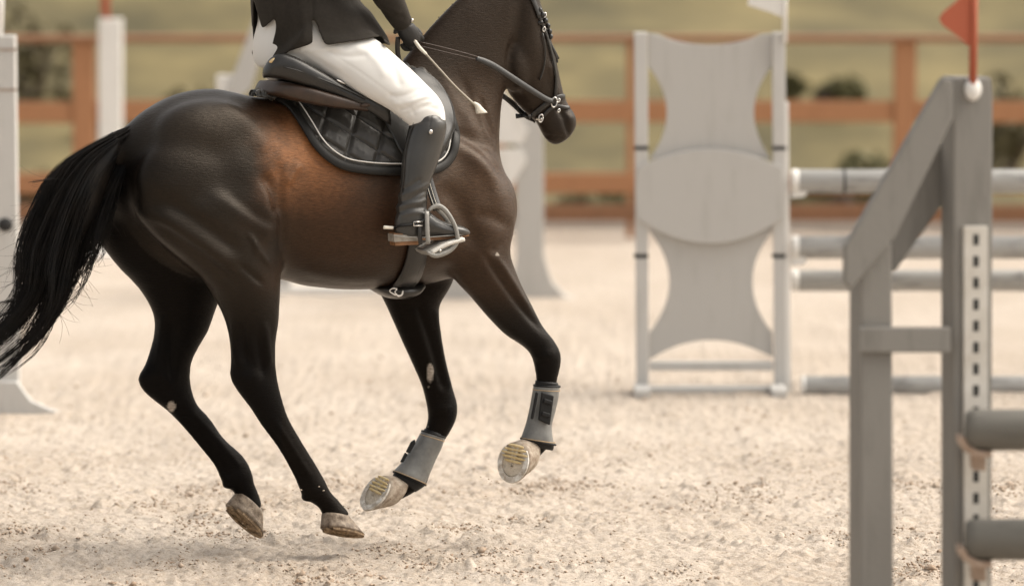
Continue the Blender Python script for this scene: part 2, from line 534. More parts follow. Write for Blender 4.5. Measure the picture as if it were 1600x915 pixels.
# ---- loose clods, fibres and crumbs lying on the sand
def crumbs():
    mb_V = []; mb_F = []
    n = 34000
    y = 17.2 + 10.5 * rng.random(n) ** 1.25
    x = (rng.random(n) * 2 - 1) * (y * .105 + .1)
    clump = rng.random(n) < .30; kc = 90; cx = (rng.random(kc) * 2 - 1) * 2.3; cy = 17.4 + 4.8 * rng.random(kc) ** 1.2; ci = rng.integers(0, kc, n)
    x = np.where(clump, cx[ci] + rng.normal(0, .07, n), x); y = np.where(clump, cy[ci] + rng.normal(0, .10, n), y)
    keep = clump | (fbm(np.stack([x * 1.7, y * 1.7], -1), 3, 33) + rng.normal(0, .28, n) > -.05)
    x, y, clump = x[keep], y[keep], clump[keep]; n = len(x)
    z = sand_z(np.stack([x, y], -1))
    size = .0020 + .0046 * rng.random(n) ** 2.2 + (rng.random(n) < .012) * rng.random(n) * .010
    size = size * np.where(clump, 1.35, 1.0); fib = (rng.random(n) < .25) & (size < .0055)
    for hu, hv, hk in ((500, 775, 14), (560, 800, 10), (400, 815, 16), (620, 790, 8), (770, 755, 6)):      # grit thrown up by the hooves
        for _ in range(hk):
            i_ = rng.integers(n); q_ = at_depth(hu + rng.normal(0, 22), hv + rng.normal(0, 16), 19.9 + rng.normal(0, .15)); x[i_], y[i_], z[i_] = q_; size[i_] = .002 + .0025 * rng.random(); fib[i_] = False
    V = np.zeros((n, 6, 3)); base = np.array([[1, 0, 0], [0, 1, 0], [-1, 0, 0], [0, -1, 0], [0, 0, 1], [0, 0, -1]], float)
    ang = rng.random(n) * math.tau
    ln = np.where(fib, 2.6 + 1.6 * rng.random(n), 1.3); wd = np.where(fib, .5, 1.0); ht = np.where(fib, .45, .75)
    for k in range(6):
        p = base[k][None, :] * np.stack([ln, wd, ht], -1) * size[:, None] * (1 + .28 * np.clip(rng.normal(0, 1, (n, 1)), -1.5, 1.5))
        V[:, k, 0] = x + p[:, 0] * np.cos(ang) - p[:, 1] * np.sin(ang)
        V[:, k, 1] = y + p[:, 0] * np.sin(ang) + p[:, 1] * np.cos(ang)
        V[:, k, 2] = z + p[:, 2] + size * .3 + .4 * p[:, 0] * np.clip(rng.normal(0, 1, n), -1.2, 1.2)
    tri = np.array([[0, 1, 4], [1, 2, 4], [2, 3, 4], [3, 0, 4], [1, 0, 5], [2, 1, 5], [3, 2, 5], [0, 3, 5]])
    F = (np.arange(n)[:, None, None] * 6 + tri[None]).reshape(-1, 3)
    me = bpy.data.meshes.new("crumbs"); W = V.reshape(-1, 3)
    me.vertices.add(len(W)); me.vertices.foreach_set("co", W.astype(np.float32).ravel())
    me.loops.add(F.size); me.loops.foreach_set("vertex_index", F.ravel().astype(np.int32))
    me.polygons.add(len(F)); me.polygons.foreach_set("loop_start", np.arange(0, F.size, 3, dtype=np.int32)); me.update(calc_edges=True)
    m = mat('crumb', (.27, .185, .12), .95, noise=(9, (.52, .44, .36), .16))
    N = m.node_tree.nodes; L = m.node_tree.links
    return link('sand_crumbs', me, m, smooth=False)
tag(crumbs(), 'loose sandy clods and short fibres lying on the arena ground', 'crumbs', kind='stuff')

# ---- wooden arena fence along the far side
FY = 35.6
FP = Plane(800, 300, FY, 0.0)
fz = lambda v: FP(800, v, 0)[2]
wx = lambda u: FP(u, 200, 0)[0]
fence = thing('wooden_fence', 'orange brown post and rail timber fence along the far side of the arena', 'fence', (0, FY, 0))
def fbox(name, x0, x1, z0, z1, y0, y1, m):
    c = np.array([(x0 + x1) / 2, (y0 + y1) / 2, (z0 + z1) / 2])
    V, F = box(c, [np.array([(x1 - x0) / 2, 0, 0]), np.array([0, (y1 - y0) / 2, 0]), np.array([0, 0, (z1 - z0) / 2])])
    b = MB().add(V, F); return b
def fpart(name, *a):
    b = fbox(name, *a); o = b.build(name, a[-1], fence, smooth=False)
    md = o.modifiers.new('bevel', 'BEVEL'); md.width = .012; md.segments = 2
    return o
span = wx(1413) - wx(132)
posts = [wx(132) + span / 2 * k for k in range(-4, 9)]
for x in posts:
    fpart('post', x - .075, x + .075, -.1, fz(62), FY - .07, FY + .07, M['orange'])
fpart('post', wx(979), wx(991), -.1, fz(60), FY - .035, FY + .025, M['orange'])
for k in range(len(posts) - 1):
    a, b = posts[k], posts[k + 1]
    fpart('top_rail', a + .002, b - .002, fz(66), fz(55), FY - .11, FY + .08, M['darkwood'])
    j = rng.normal(0, .006, 4)
    fpart('rail', a + .076, b - .076, fz(191) + j[0], fz(157) + j[0], FY - .05, FY - .01, M['orange'])
    fpart('rail', a + .076, b - .076, fz(301) + j[1], fz(268) + j[1], FY - .05, FY - .01, M['orange'])
    fpart('rail', a + .076, b - .076, fz(345) + j[2], fz(318) + j[2], FY - .05, FY - .01, M['darkwood'])

# ---- low timber kerb holding the sand in
kerb = tag(MB().add(*box(np.array([0, 36.2, .05]), [np.array([40, 0, 0]), np.array([0, .09, 0]), np.array([0, 0, .09])])).build('timber_kerb', M['greyframe'], None, False), kind='structure')

# ---- shrubs and tall weeds growing in the meadow beyond the fence
def leaf_mat(name, c0, c1):
    return mat(name, c0, .75, noise=(3.0, c1, .25))
M['shrub_dark'] = leaf_mat('shrub_leaf_dark', (.085, .073, .036), (.14, .115, .053))
M['shrub_olive'] = leaf_mat('shrub_leaf_olive', (.085, .088, .036), (.15, .135, .06))
M['shrub_gold'] = leaf_mat('shrub_leaf_gold', (.19, .17, .07), (.30, .25, .11))
M['bark'] = mat('bark', (.08, .055, .04), .9, bump=(30, .6, .01))
def shrub(label, u, v, Y, wpx, hpx, m, n=380):
    base = at_depth(u, v, Y); s = Y / FPX; w = wpx * s / 2; h = hpx * s
    base[2] = bank_z(base[None, :2])[0] - .02
    t = thing('shrub', label, 'shrub', tuple(base), 'shrubs in the meadow beyond the fence')
    k = max(5, int(w * 6)); lob = [(rng.normal(0, .62, 3) * [w, w * .6, 0] + [0, 0, h * (.25 + .5 * rng.random())], .35 + .3 * rng.random()) for _ in range(k)]
    V = []; F = []
    for i in range(n):
        c, r = lob[rng.integers(k)]
        d = rng.normal(0, 1, 3); d /= np.linalg.norm(d); p = base + c + d * [w * r, w * r * .7, h * r * .75] * rng.random() ** .4
        p[2] = max(p[2], base[2] + .03)
        a = rng.normal(0, 1, 3); a /= np.linalg.norm(a); b = np.cross(a, rng.normal(0, 1, 3)); b /= np.linalg.norm(b)
        q = .05 + .05 * rng.random(); j = len(V)
        V += [p + a * q, p + b * q * .45, p - a * q, p - b * q * .45]; F.append((j, j + 1, j + 2, j + 3))
    link('crown', mesh('crown', V, F), m, t, False)
    sb = MB()
    for i in range(4):
        e = base + [rng.normal(0, w * .4), rng.normal(0, w * .3), h * .6]
        sb.add(*tube([base + [0, 0, -.1], (base + e) / 2 + rng.normal(0, .05, 3), e], [.035, .025, .01], 6, 3))
    sb.build('stem', M['bark'], t)
for a in [("wide dark shrub on the bank at the far left edge", 55, 120, 42.5, 170, 150, 'shrub_dark'),
          ("low shrub on the bank just left of the croup", 300, 150, 41.5, 190, 70, 'shrub_dark'),
          ("small shrub on the bank between the panelled stand and the right timber post", 1292, 125, 42.0, 110, 60, 'shrub_olive'),
          ("shrub just left of the right timber post", 1350, 260, 39.6, 130, 60, 'shrub_olive'),
          ("broad shrub at the far right edge behind the fence", 1570, 190, 40.5, 200, 130, 'shrub_dark'),
          ("olive weeds beyond the fence right of the horse head", 925, 330, 38.2, 150, 45, 'shrub_olive'),
          ("olive weeds behind the bottom rails right of the panelled stand", 1300, 330, 38.2, 170, 50, 'shrub_olive'),
          ("dark weeds by the fence at the left behind the tail", 75, 300, 38.2, 120, 70, 'shrub_dark')]:
    shrub(a[0], *a[1:6], M[a[6]])
# ================================================================== THE HORSE
YAW = math.radians(24)
HP = Plane(480, 300, 20.0, YAW)
hm = MB()
def ell(u, v, l, ru, rv, rl, rot=0):
    """muscle mass: place and half sizes in photo pixels, rl in metres"""
    c = HP(u, v, l); s = 20.0 / FPX; ca, sa = math.cos(rot), math.sin(rot)
    ax = HP.F * (ru * s / math.cos(YAW)); az = np.array([0, 0, rv * s])
    hm.add(*ellipsoid(c, [ax * ca - az * sa * rv / max(rv, 1) * 1.0, HP.R * rl, az * ca + ax * sa * (rv / ru)]))

# trunk
hm.add(*loft([
    (182, 222, 200, 300, 0, .07),
    (205, 190, 228, 350, 0, .15),
    (240, 164, 262, 395, 0, .22),
    (285, 144, 300, 425, 0, .265),
    (335, 137.5, 340, 440, 0, .285),
    (385, 148, 388, 440, 0, .28),
    (430, 153, 430, 436, 0, .275, .12),
    (480, 150, 480, 447, 0, .30, .14),
    (535, 142, 535, 452, 0, .315, .16),
    (590, 122, 590, 451, 0, .305, .18),
    (635, 104, 642, 447, 0, .27, .25),
    (680, 118, 690, 438, 0, .235, .20),
    (728, 160, 735, 425, 0, .20, .15),
    (762, 215, 765, 402, 0, .16, .1),
    (782, 265, 783, 370, 0, .09)], HP, n=40, sub=5))
# dock
hm.add(*loft([(235, 178, 238, 245, 0, .05), (200, 193, 205, 245, 0, .05), (168, 218, 182, 258, 0, .042), (138, 242, 156, 285, 0, .035), (116, 266, 136, 306, 0, .025)], HP, n=16, sub=3))
# neck
hm.add(*loft([
    (600, 135, 785, 350, 0, .19, -.05),
    (615, 112, 779, 290, 0, .17, .10),
    (628, 92, 777, 240, 0, .135, .22),
    (645, 71, 778, 205, 0, .115, .28),
    (665, 46, 781, 172, 0, .102, .28),
    (690, 18, 786, 140, 0, .093, .25),
    (722, -12, 794, 104, 0, .086, .2),
    (760, -40, 803, 70, 0, .080, .15),
    (798, -58, 812, 35, 0, .072)], HP, n=32, sub=4))
# head
hm.add(*loft([
    (815, -66, 797, -30, 0, .055),
    (830, -38, 794, 10, 0, .082),
    (840, 0, 791, 60, 0, .094),
    (853, 40, 790, 105, 0, .094),
    (864, 78, 793, 140, 0, .080),
    (872, 112, 808, 163, 0, .060),
    (879, 142, 826, 181, 0, .049),
    (887, 163, 838, 191, 0, .047),
    (897, 178, 845, 205, 0, .050),
    (900, 194, 853, 219, 0, .046),
    (893, 210, 865, 228, 0, .030)], HP, n=28, sub=4))
ell(808, 105, .045, 24, 42, .045, .1)      # jaw muscle
ell(842, 28, .062, 14, 12, .03)            # brow above the eye
ell(888, 186, .036, 10, 9, .018)           # nostril swell
# near hind leg
hm.add(*loft([
    (232, 250, 420, 225, .05, .13),
    (208, 320, 437, 290, .13, .165),
    (236, 365, 441, 340, .145, .160),
    (282, 405, 440, 385, .155, .145),
    (318, 436, 437, 425, .160, .128),
    (343, 478, 435, 470, .165, .100),
    (354, 505, 434, 500, .165, .082),
    (360, 535, 430, 532, .165, .065),
    (361, 565, 430, 556, .165, .054),
    (360, 589, 431, 578, .165, .052),
    (370, 609, 435, 602, .165, .051),
    (391, 637, 441, 625, .165, .043),
    (409, 665, 451, 653, .165, .034),
    (436, 702, 472, 690, .165, .0315),
    (460, 745, 496, 729, .165, .033),
    (472, 772, 509, 753, .165, .040),
    (484, 783, 516, 767, .165, .036),
    (499, 794, 530, 782, .165, .032),
    (505, 808, 543, 798, .165, .040),
    (507, 812, 546, 802, .165, .042)], HP, n=26, sub=4))
# far hind leg
hm.add(*loft([
    (190, 265, 330, 240, -.10, .15),
    (165, 325, 350, 300, -.13, .155),
    (152, 368, 355, 350, -.145, .15),
    (182, 415, 360, 400, -.15, .13),
    (217, 450, 352, 442, -.155, .105),
    (239, 487, 337, 480, -.16, .084),
    (242, 515, 325, 515, -.16, .068),
    (237, 540, 312, 538, -.16, .060),
    (227, 570, 300, 562, -.16, .054),
    (216, 590, 297, 582, -.16, .052),
    (222, 608, 298, 602, -.16, .051),
    (240, 625, 303, 620, -.16, .047),
    (263, 643, 310, 634, -.16, .041),
    (286, 667, 328, 653, -.16, .034),
    (312, 698, 350, 684, -.16, .0315),
    (335, 727, 380, 712, -.16, .034),
    (347, 752, 393, 736, -.16, .040),
    (361, 764, 397, 754, -.16, .034),
    (369, 776, 406, 776, -.16, .034),
    (369, 784, 409, 794, -.16, .042)], HP, n=26, sub=4))
# near fore leg
hm.add(*loft([
    (655, 250, 770, 232, .10, .11),
    (668, 320, 800, 300, .125, .125),
    (685, 385, 802, 350, .14, .12),
    (704, 428, 795, 392, .15, .098),
    (736, 464, 810, 436, .15, .078),
    (765, 498, 829, 474, .15, .062),
    (790, 523, 847, 508, .15, .052),
    (813, 538, 865, 531, .15, .047),
    (828, 551, 875, 551, .15, .048),
    (835, 569, 875, 570, .15, .044),
    (838, 589, 871, 589, .15, .036),
    (838, 606, 868, 606, .15, .031),
    (834, 635, 864, 638, .15, .029),
    (828, 662, 858, 664, .15, .032),
    (822, 680, 860, 684, .15, .040),
    (819, 692, 856, 698, .15, .038),
    (816, 698, 845, 710, .15, .034),
    (812, 700, 836, 722, .15, .036)], HP, n=24, sub=4))
# far fore leg
hm.add(*loft([
    (590, 360, 720, 350, -.12, .10),
    (585, 415, 718, 410, -.14, .10),
    (592, 452, 700, 452, -.15, .088),
    (606, 481, 685, 481, -.15, .072),
    (627, 529, 689, 526, -.15, .058),
    (647, 573, 697, 569, -.15, .049),
    (660, 604, 706, 603, -.15, .046),
    (668, 637, 714, 632, -.15, .048),
    (669, 656, 712, 654, -.15, .044),
    (664, 671, 702, 676, -.15, .036),
    (655, 688, 688, 697, -.15, .031),
    (642, 708, 676, 720, -.15, .030),
    (630, 726, 668, 740, -.15, .034),
    (622, 736, 662, 758, -.15, .040),
    (617, 742, 642, 772, -.15, .036),
    (613, 748, 622, 782, -.15, .038)], HP, n=24, sub=4))
# muscle masses
ell(392, 588, .185, 20, 22, .040)
ell(852, 553, .165, 19, 15, .040)
ell(691, 638, -.135, 19, 15, .040)
ell(480, 777, .165, 9, 7, .03)
ell(356, 757, -.16, 9, 7, .03)
ell(262, 588, -.14, 22, 24, .04)
ell(325, 215, .13, 85, 60, .13)       # hip
ell(300, 285, .17, 85, 75, .115)         # thigh
ell(405, 330, .235, 38, 60, .075)         # stifle
ell(258, 290, .09, 52, 75, .13)           # buttock
ell(212, 300, -.08, 42, 65, .13)
ell(735, 300, .185, 48, 75, .06, .2)      # shoulder
ell(700, 370, .195, 45, 45, .06)          # triceps
ell(772, 325, .10, 34, 62, .10)           # breast
ell(760, 330, -.08, 34, 58, .10)

body_me = remesh(hm, .0075, 'body')
V = get_v(body_me); uv = project(V); lat = HP.lat(V)
body_w = np.where((uv[:, 1] < 440) & (uv[:, 0] < 790), 1.0, .14)
body_w = np.where((uv[:, 1] > 470), .09, body_w)
shrinkless(body_me, 70, body_w)

# relief: muscle edges, tendons, veins and skin folds (photo places, width px, height mm)
RELIEF = [
    ([(240, 345), (275, 372), (310, 395), (345, 425), (375, 452)], 9, -7, 0),
    ([(225, 330), (260, 345), (300, 370), (345, 402), (372, 415)], 13, 7, 0),
    ([(250, 310), (300, 340), (350, 375), (380, 400)], 13, -8, 0),
    ([(320, 300), (360, 320), (400, 350), (437, 368)], 14, 4, 0),
    ([(355, 300), (385, 325), (415, 345), (440, 352)], 9, -3.5, 0),
    ([(392, 372), (404, 390), (415, 405), (428, 420)], 4, 4, 0),
    ([(372, 412), (392, 428), (412, 445)], 4, -5, 0),
    ([(385, 362), (398, 380), (402, 400)], 3.5, 3, 0),
    ([(410, 270), (428, 300), (437, 340)], 9, -8, 0),
    ([(436, 250), (439, 300), (442, 340), (437, 385)], 6, -5, 0),
    ([(447, 290), (458, 270), (470, 255)], 7, 5, 0),
    ([(335, 155), (370, 175), (400, 205), (418, 240)], 16, 5, 0),
    ([(240, 380), (262, 402), (300, 432), (335, 460)], 6, -10, 0),
    ([(364, 500), (367, 540), (372, 575)], 5, 4, 1),
    ([(378, 500), (381, 540), (388, 570)], 5, -5, 1),
    ([(412, 500), (417, 540), (421, 575)], 6, 3.5, 1),
    ([(402, 520), (408, 560), (412, 590)], 5, -3.5, 1),
    ([(415, 660), (445, 705), (480, 760)], 4, -3, 1),
    ([(428, 655), (455, 698), (488, 750)], 4, 2.5, 1),
    ([(690, 200), (730, 215), (765, 245), (790, 285)], 9, -6, 0),
    ([(700, 222), (740, 245), (770, 280), (785, 330)], 12, 5, 0),
    ([(690, 285), (715, 320), (735, 360), (745, 395)], 14, -6, 0),
    ([(740, 335), (770, 340), (795, 355)], 10, -4, 0),
    ([(765, 400), (790, 372), (800, 340)], 8, -6, 0),
    ([(755, 395), (785, 440), (815, 480), (850, 520)], 5, -4.5, 1),
    ([(775, 400), (800, 440), (830, 490)], 5, 3.5, 1),
    ([(720, 430), (752, 465), (790, 505), (830, 540)], 8, 2.5, 1),
    ([(720, 120), (740, 165), (760, 210)], 7, -3, 0),
    ([(738, 150), (752, 190), (772, 232)], 5, 3, 0),
    ([(750, 150), (762, 190), (775, 225)], 4, -3, 0),
    ([(690, 120), (715, 165), (748, 215)], 10, 3, 0),
    ([(858, 95), (866, 128), (872, 155)], 5, 3, 1),
    ([(800, 60), (797, 105), (806, 145), (826, 165)], 6, -4, 1),
    ([(866, 166), (878, 178), (885, 196), (890, 214)], 3, -4.5, 1),
    ([(850, 212), (865, 214), (884, 216)], 2.5, -2.5, 1),
    ([(470, 420), (540, 432), (610, 430)], 10, 4, 0),
]
V = get_v(body_me); Nn = get_n(body_me); uv = project(V)
view = CP - V; view /= np.linalg.norm(view, axis=1)[:, None]
facing = np.clip((Nn * view).sum(1) * 2.2, 0, 1)
disp = np.zeros(len(V))
for pts, wd, h, fine in RELIEF:
    pts = catmull(np.array(pts, float), 4)
    d, s = polydist(uv, pts)
    near = HP.lat(V) > .0
    disp += near * facing * h * (.0019 if not fine else .0026) * np.exp(-(d / wd) ** 2) * np.clip(np.minimum(s, 1 - s) * 5 + .15, 0, 1)
# far fore leg tendons face the camera as well
for pts, wd, h in [([(655, 480), (675, 540), (690, 600)], 6, -4), ([(682, 490), (690, 550), (702, 600)], 5, 3), ([(645, 490), (664, 550), (684, 610)], 7, 3), ([(255, 500), (250, 550), (245, 585)], 6, 4), ([(268, 510), (268, 560), (270, 590)], 6, -5), ([(290, 655), (320, 690), (355, 740)], 5, -4), ([(300, 645), (335, 682), (372, 725)], 5, 3)]:
    d, s = polydist(uv, catmull(np.array(pts, float), 4)); disp += (HP.lat(V) < 0) * facing * h * .002 * np.exp(-(d / wd) ** 2)
disp += .0022 * fbm(V * 7, 3, 3) * np.clip((uv[:, 1] < 450), 0, 1)
set_v(body_me, V + Nn * disp[:, None])
shrinkless(body_me, 2, np.ones(len(V)))

# coat colour: dark bay, black points
V = get_v(body_me); uv = project(V); lat = HP.lat(V)
def blob(c, r, sharp=1.0):
    d = np.sqrt(((uv[:, 0] - c[0]) / r[0]) ** 2 + ((uv[:, 1] - c[1]) / r[1]) ** 2)
    return np.clip(1.0 - d, 0, 1) ** sharp
nz = fbm(V * 9, 4, 9); nz2 = fbm(V * 26, 3, 19)
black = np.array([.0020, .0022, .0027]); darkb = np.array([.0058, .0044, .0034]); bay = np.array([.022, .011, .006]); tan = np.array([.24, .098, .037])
col = np.tile(darkb, (len(V), 1))
def mixc(w, c):
    global col
    w = np.clip(w, 0, 1)[:, None]; col = col * (1 - w) + c * w
sm = lambda x, a, b: np.clip((x - a) / (b - a), 0, 1) ** 2 * (3 - 2 * np.clip((x - a) / (b - a), 0, 1))
trunk = sm(uv[:, 0] + 55 * nz + 12 * nz2 - .10 * (uv[:, 1] - 150), 345, 470) * (1 - sm(uv[:, 1], 440, 500))
mixc(trunk * .9, bay)
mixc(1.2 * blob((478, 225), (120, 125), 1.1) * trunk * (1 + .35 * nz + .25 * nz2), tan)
mixc(.5 * blob((560, 330), (150, 90), .8) * trunk, np.array([.060, .025, .0105]))
mixc(.55 * blob((745, 290), (110, 130), .8) * (1 + .4 * nz), np.array([.072, .041, .024]))
mixc(.9 * (sm(uv[:, 0], 600, 680) * (1 - sm(uv[:, 1], 150, 260))), np.array([.015, .0095, .0062]))
mixc(.45 * blob((735, 170), (70, 80), .8) * (1 + .4 * nz), np.array([.075, .042, .024]))
mixc(.8 * sm(uv[:, 0], 785, 815) * (1 - sm(uv[:, 1], 225, 245)), np.array([.014, .0095, .007]))
mixc(.45 * blob((330, 190), (150, 80), .8) * (1 + .5 * nz), np.array([.031, .0235, .017]))
mixc(.30 * blob((330, 400), (100, 70), .8), np.array([.024, .017, .012]))
mixc(.8 * sm(uv[:, 1] + 12 * nz, 455, 540), black)
mixc(1.0 * sm(uv[:, 1], 560, 640), black)
mixc(.85 * (1 - sm(uv[:, 0] + 10 * nz, 175, 250)) * sm(uv[:, 1], 150, 230), black)
mixc(.85 * (lat < -.02) * sm(uv[:, 1], 340, 420), black)
mixc(.55 * blob((880, 195), (45, 45), .7), black * 1.6)
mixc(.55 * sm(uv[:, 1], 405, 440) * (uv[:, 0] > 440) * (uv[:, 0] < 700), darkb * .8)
for c, r in [((672, 582), (5.5, 15)), ((268, 635), (6, 8)), ((777, 397), (2.6, 2.6))]:      # dried sand splashes on the coat
    d = ((uv[:, 0] - c[0]) / r[0]) ** 2 + ((uv[:, 1] - c[1]) / r[1]) ** 2
    mixc(np.clip((1.25 + .6 * nz2 - d) * 1.6, 0, 1) * .8, np.array([.42, .37, .32]))
sp = rng.random(len(V)) < .0005
mixc(sp * (uv[:, 1] > 560) * .4, np.array([.45, .40, .34]))
at = body_me.color_attributes.new('coat', 'FLOAT_COLOR', 'POINT')
gloss = .31 - .22 * sm(uv[:, 1], 420, 560) - .14 * (1 - sm(uv[:, 0], 200, 300)) * sm(uv[:, 1], 180, 260) - .2 * (lat < -.03) * sm(uv[:, 1], 330, 420)
at.data.foreach_set('color', np.c_[col, np.clip(gloss, .085, .5)].astype(np.float32).ravel())

def coat_mat():
    m = bpy.data.materials.new('horse_coat'); m.use_nodes = True
    N = m.node_tree.nodes; L = m.node_tree.links; b = N["Principled BSDF"]
    a = N.new("ShaderNodeAttribute"); a.attribute_name = 'coat'
    tc = N.new("ShaderNodeTexCoord"); mp = N.new("ShaderNodeMapping"); mp.inputs['Scale'].default_value = (48, 48, 210); mp.inputs['Rotation'].default_value = (0, .5, .4)
    t = N.new("ShaderNodeTexNoise"); t.inputs['Scale'].default_value = 1; t.inputs['Detail'].default_value = 6; t.inputs['Roughness'].default_value = .7
    L.new(tc.outputs['Object'], mp.inputs['Vector']); L.new(mp.outputs['Vector'], t.inputs['Vector'])
    r = N.new("ShaderNodeMapRange"); r.inputs[1].default_value = .25; r.inputs[2].default_value = .75; r.inputs[3].default_value = .45; r.inputs[4].default_value = 1.7
    mx = N.new("ShaderNodeMixRGB"); mx.blend_type = 'MULTIPLY'; mx.inputs['Fac'].default_value = 1
    L.new(t.outputs['Fac'], r.inputs[0]); L.new(a.outputs['Color'], mx.inputs['Color1']); L.new(r.outputs[0], mx.inputs['Color2']); L.new(mx.outputs[0], b.inputs['Base Color'])
    bp = N.new("ShaderNodeBump"); bp.inputs['Strength'].default_value = .55; bp.inputs['Distance'].default_value = .004
    L.new(t.outputs['Fac'], bp.inputs['Height']); L.new(bp.outputs['Normal'], b.inputs['Normal'])
    t3 = N.new("ShaderNodeTexNoise"); t3.inputs['Scale'].default_value = 11; t3.inputs['Detail'].default_value = 5; L.new(tc.outputs['Object'], t3.inputs['Vector'])
    r3 = N.new("ShaderNodeMapRange"); r3.inputs[3].default_value = .30; r3.inputs[4].default_value = .46; L.new(t3.outputs['Fac'], r3.inputs[0]); L.new(r3.outputs[0], b.inputs['Roughness'])
    L.new(a.outputs['Alpha'], b.inputs['Specular IOR Level']); b.inputs['Specular Tint'].default_value = (1, .86, .72, 1)
    b.inputs['Sheen Weight'].default_value = .015; b.inputs['Sheen Roughness'].default_value = .35; b.inputs['Sheen Tint'].default_value = (.9, .6, .4, 1)
    return m
M['coat'] = coat_mat()
horse = thing('horse', 'dark bay horse cantering to the right across the sand arena', 'horse', tuple(HP(480, 880, 0) * [1, 1, 0]))
body = link('body', body_me, M['coat'], horse)

BVH = BVHTree.FromPolygons([tuple(p) for p in get_v(body_me)], [tuple(p.vertices) for p in body_me.polygons])
def on_body(u, v, off=0.0, fallback=None):
    d = ray(u, v); d = d / np.linalg.norm(d)
    h = BVH.ray_cast(Vector(CP), Vector(d), 60)
    if h[0] is None:
        p = HP(u, v, .1 if fallback is None else fallback); return p, HP.R.copy()
    n = np.array(h[1]); 
    if n @ d > 0: n = -n
    return np.array(h[0]) + n * off, n

# ---- tail: a solid dock and core under some thousand strands
M['hairblack'] = mat('horse_hair', (.0042, .0042, .0046), .36, spec=.16, noise=(14, (.012, .0095, .0075), .2))
tb = MB()
tb.add(*loft([(176, 206, 186, 240, 0, .045), (150, 228, 172, 275, 0, .06), (112, 262, 158, 320, 0, .07), (82, 305, 150, 350, 0, .065),
              (68, 350, 125, 380, 0, .045), (62, 400, 98, 415, 0, .03), (58, 440, 82, 450, 0, .02), (45, 475, 55, 480, 0, .008)], HP, n=16, sub=4))
# guide lines in the photo: root, ..., tip   (every strand mixes two neighbours)
GUIDES = [
    [(205, 196), (135, 232), (82, 272), (50, 335), (30, 400), (30, 455), (5, 500), (-45, 530)],
    [(205, 202), (138, 240), (95, 290), (65, 350), (48, 410), (48, 465), (15, 520), (-40, 560)],
    [(202, 208), (145, 250), (112, 300), (88, 355), (68, 415), (64, 470), (28, 530), (-35, 580)],
    [(202, 215), (152, 258), (128, 310), (108, 365), (90, 425), (78, 480), (40, 540), (-20, 592)],
    [(204, 222), (162, 268), (142, 315), (126, 365), (108, 420), (96, 470), (62, 520), (10, 568)],
    [(206, 230), (176, 275), (160, 320), (144, 365), (128, 410), (118, 440), (100, 478), (72, 512)],
    [(210, 236), (190, 285), (178, 325), (163, 355), (150, 385), (140, 405), (132, 420), (125, 432)],
]
GUIDES = [resample(catmull(np.array(g, float), 6), 22) for g in GUIDES]
VV = []; FF = []
def strand(px, lats, r0, r1):
    P = np.array([HP(a, b, c) for (a, b), c in zip(px, lats)])
    n = len(P); T = np.gradient(P, axis=0); T /= np.linalg.norm(T, axis=1)[:, None]
    N1 = np.cross(T, HP.R); N1 /= np.linalg.norm(N1, axis=1)[:, None]
    r = np.linspace(r0, r1, n)[:, None]; b0 = len(VV)
    for k in range(3):
        a = math.tau * k / 3; VV.extend(P + r * (N1 * math.cos(a) + HP.R * math.sin(a)))
    for i in range(n - 1):
        for k in range(3):
            a = b0 + k * n + i; b = b0 + ((k + 1) % 3) * n + i
            FF.append((a, b, b + 1, a + 1))
LOCKS = []
for k in range(64):
    LOCKS.append((rng.random() ** .9, rng.random() * 6, rng.random() * 6, 5 + 11 * rng.random(), 4 + 6 * rng.random(), rng.normal(0, .03), .55 + .5 * rng.random(), rng.normal(0, 5, 2)))
for i in range(2300):
    lk = LOCKS[i % 64]
    g = np.clip(lk[0] + rng.normal(0, .035), 0, .999) * (len(GUIDES) - 1.001); a = int(g); f = g - a
    px = GUIDES[a] * (1 - f) + GUIDES[a + 1] * f
    t = np.linspace(0, 1, len(px)); end = min(1.0, lk[6] * (.8 + .3 * rng.random())) if rng.random() < .85 else .3 + .3 * rng.random()
    ph = rng.random() * 6; am = 1.2 + 3.0 * rng.random() + (rng.random() < .1) * 6
    off = np.stack([np.sin(t * (5 + 4 * rng.random()) + ph), np.cos(t * 6 + ph * 1.7)], -1) * (am * t ** .8)[:, None] + rng.normal(0, 3.2, 2) * np.sqrt(t)[:, None] * 1.3
    off = off * (.9 - .55 * t)[:, None] + np.stack([np.sin(t * lk[4] + lk[1]), np.cos(t * lk[4] * .8 + lk[2])], -1) * (lk[3] * t)[:, None] + lk[7] * t[:, None]
    px = resample(px + off, 60)[:int(60 * end) + 2]; px = resample(px, 15)
    l0 = lk[5] + rng.normal(0, .012) + .01; lats = l0 * (0.5 + np.linspace(0, 1, 15) * 1.3)
    strand(px, lats, .0011 + .0008 * rng.random(), .0005)
for i in range(70):     # flying wisps on both edges
    if rng.random() < .5:
        s = GUIDES[0][rng.integers(6, 18)]; d = np.array([-1.0, .25 + .5 * rng.random()]); L_ = 20 + 35 * rng.random()
    else:
        s = GUIDES[5 + (rng.random() < .3)][rng.integers(8, 20)]; d = np.array([.45 + .35 * rng.random(), .75]); L_ = 14 + 36 * rng.random()
    t = np.linspace(0, 1, 12)[:, None]; cv = rng.normal(0, .5)
    px = s + d * t * L_ + np.array([-d[1], d[0]]) * cv * L_ * t * t
    strand(px, np.full(12, rng.normal(.02, .03)), .0007, .0003)
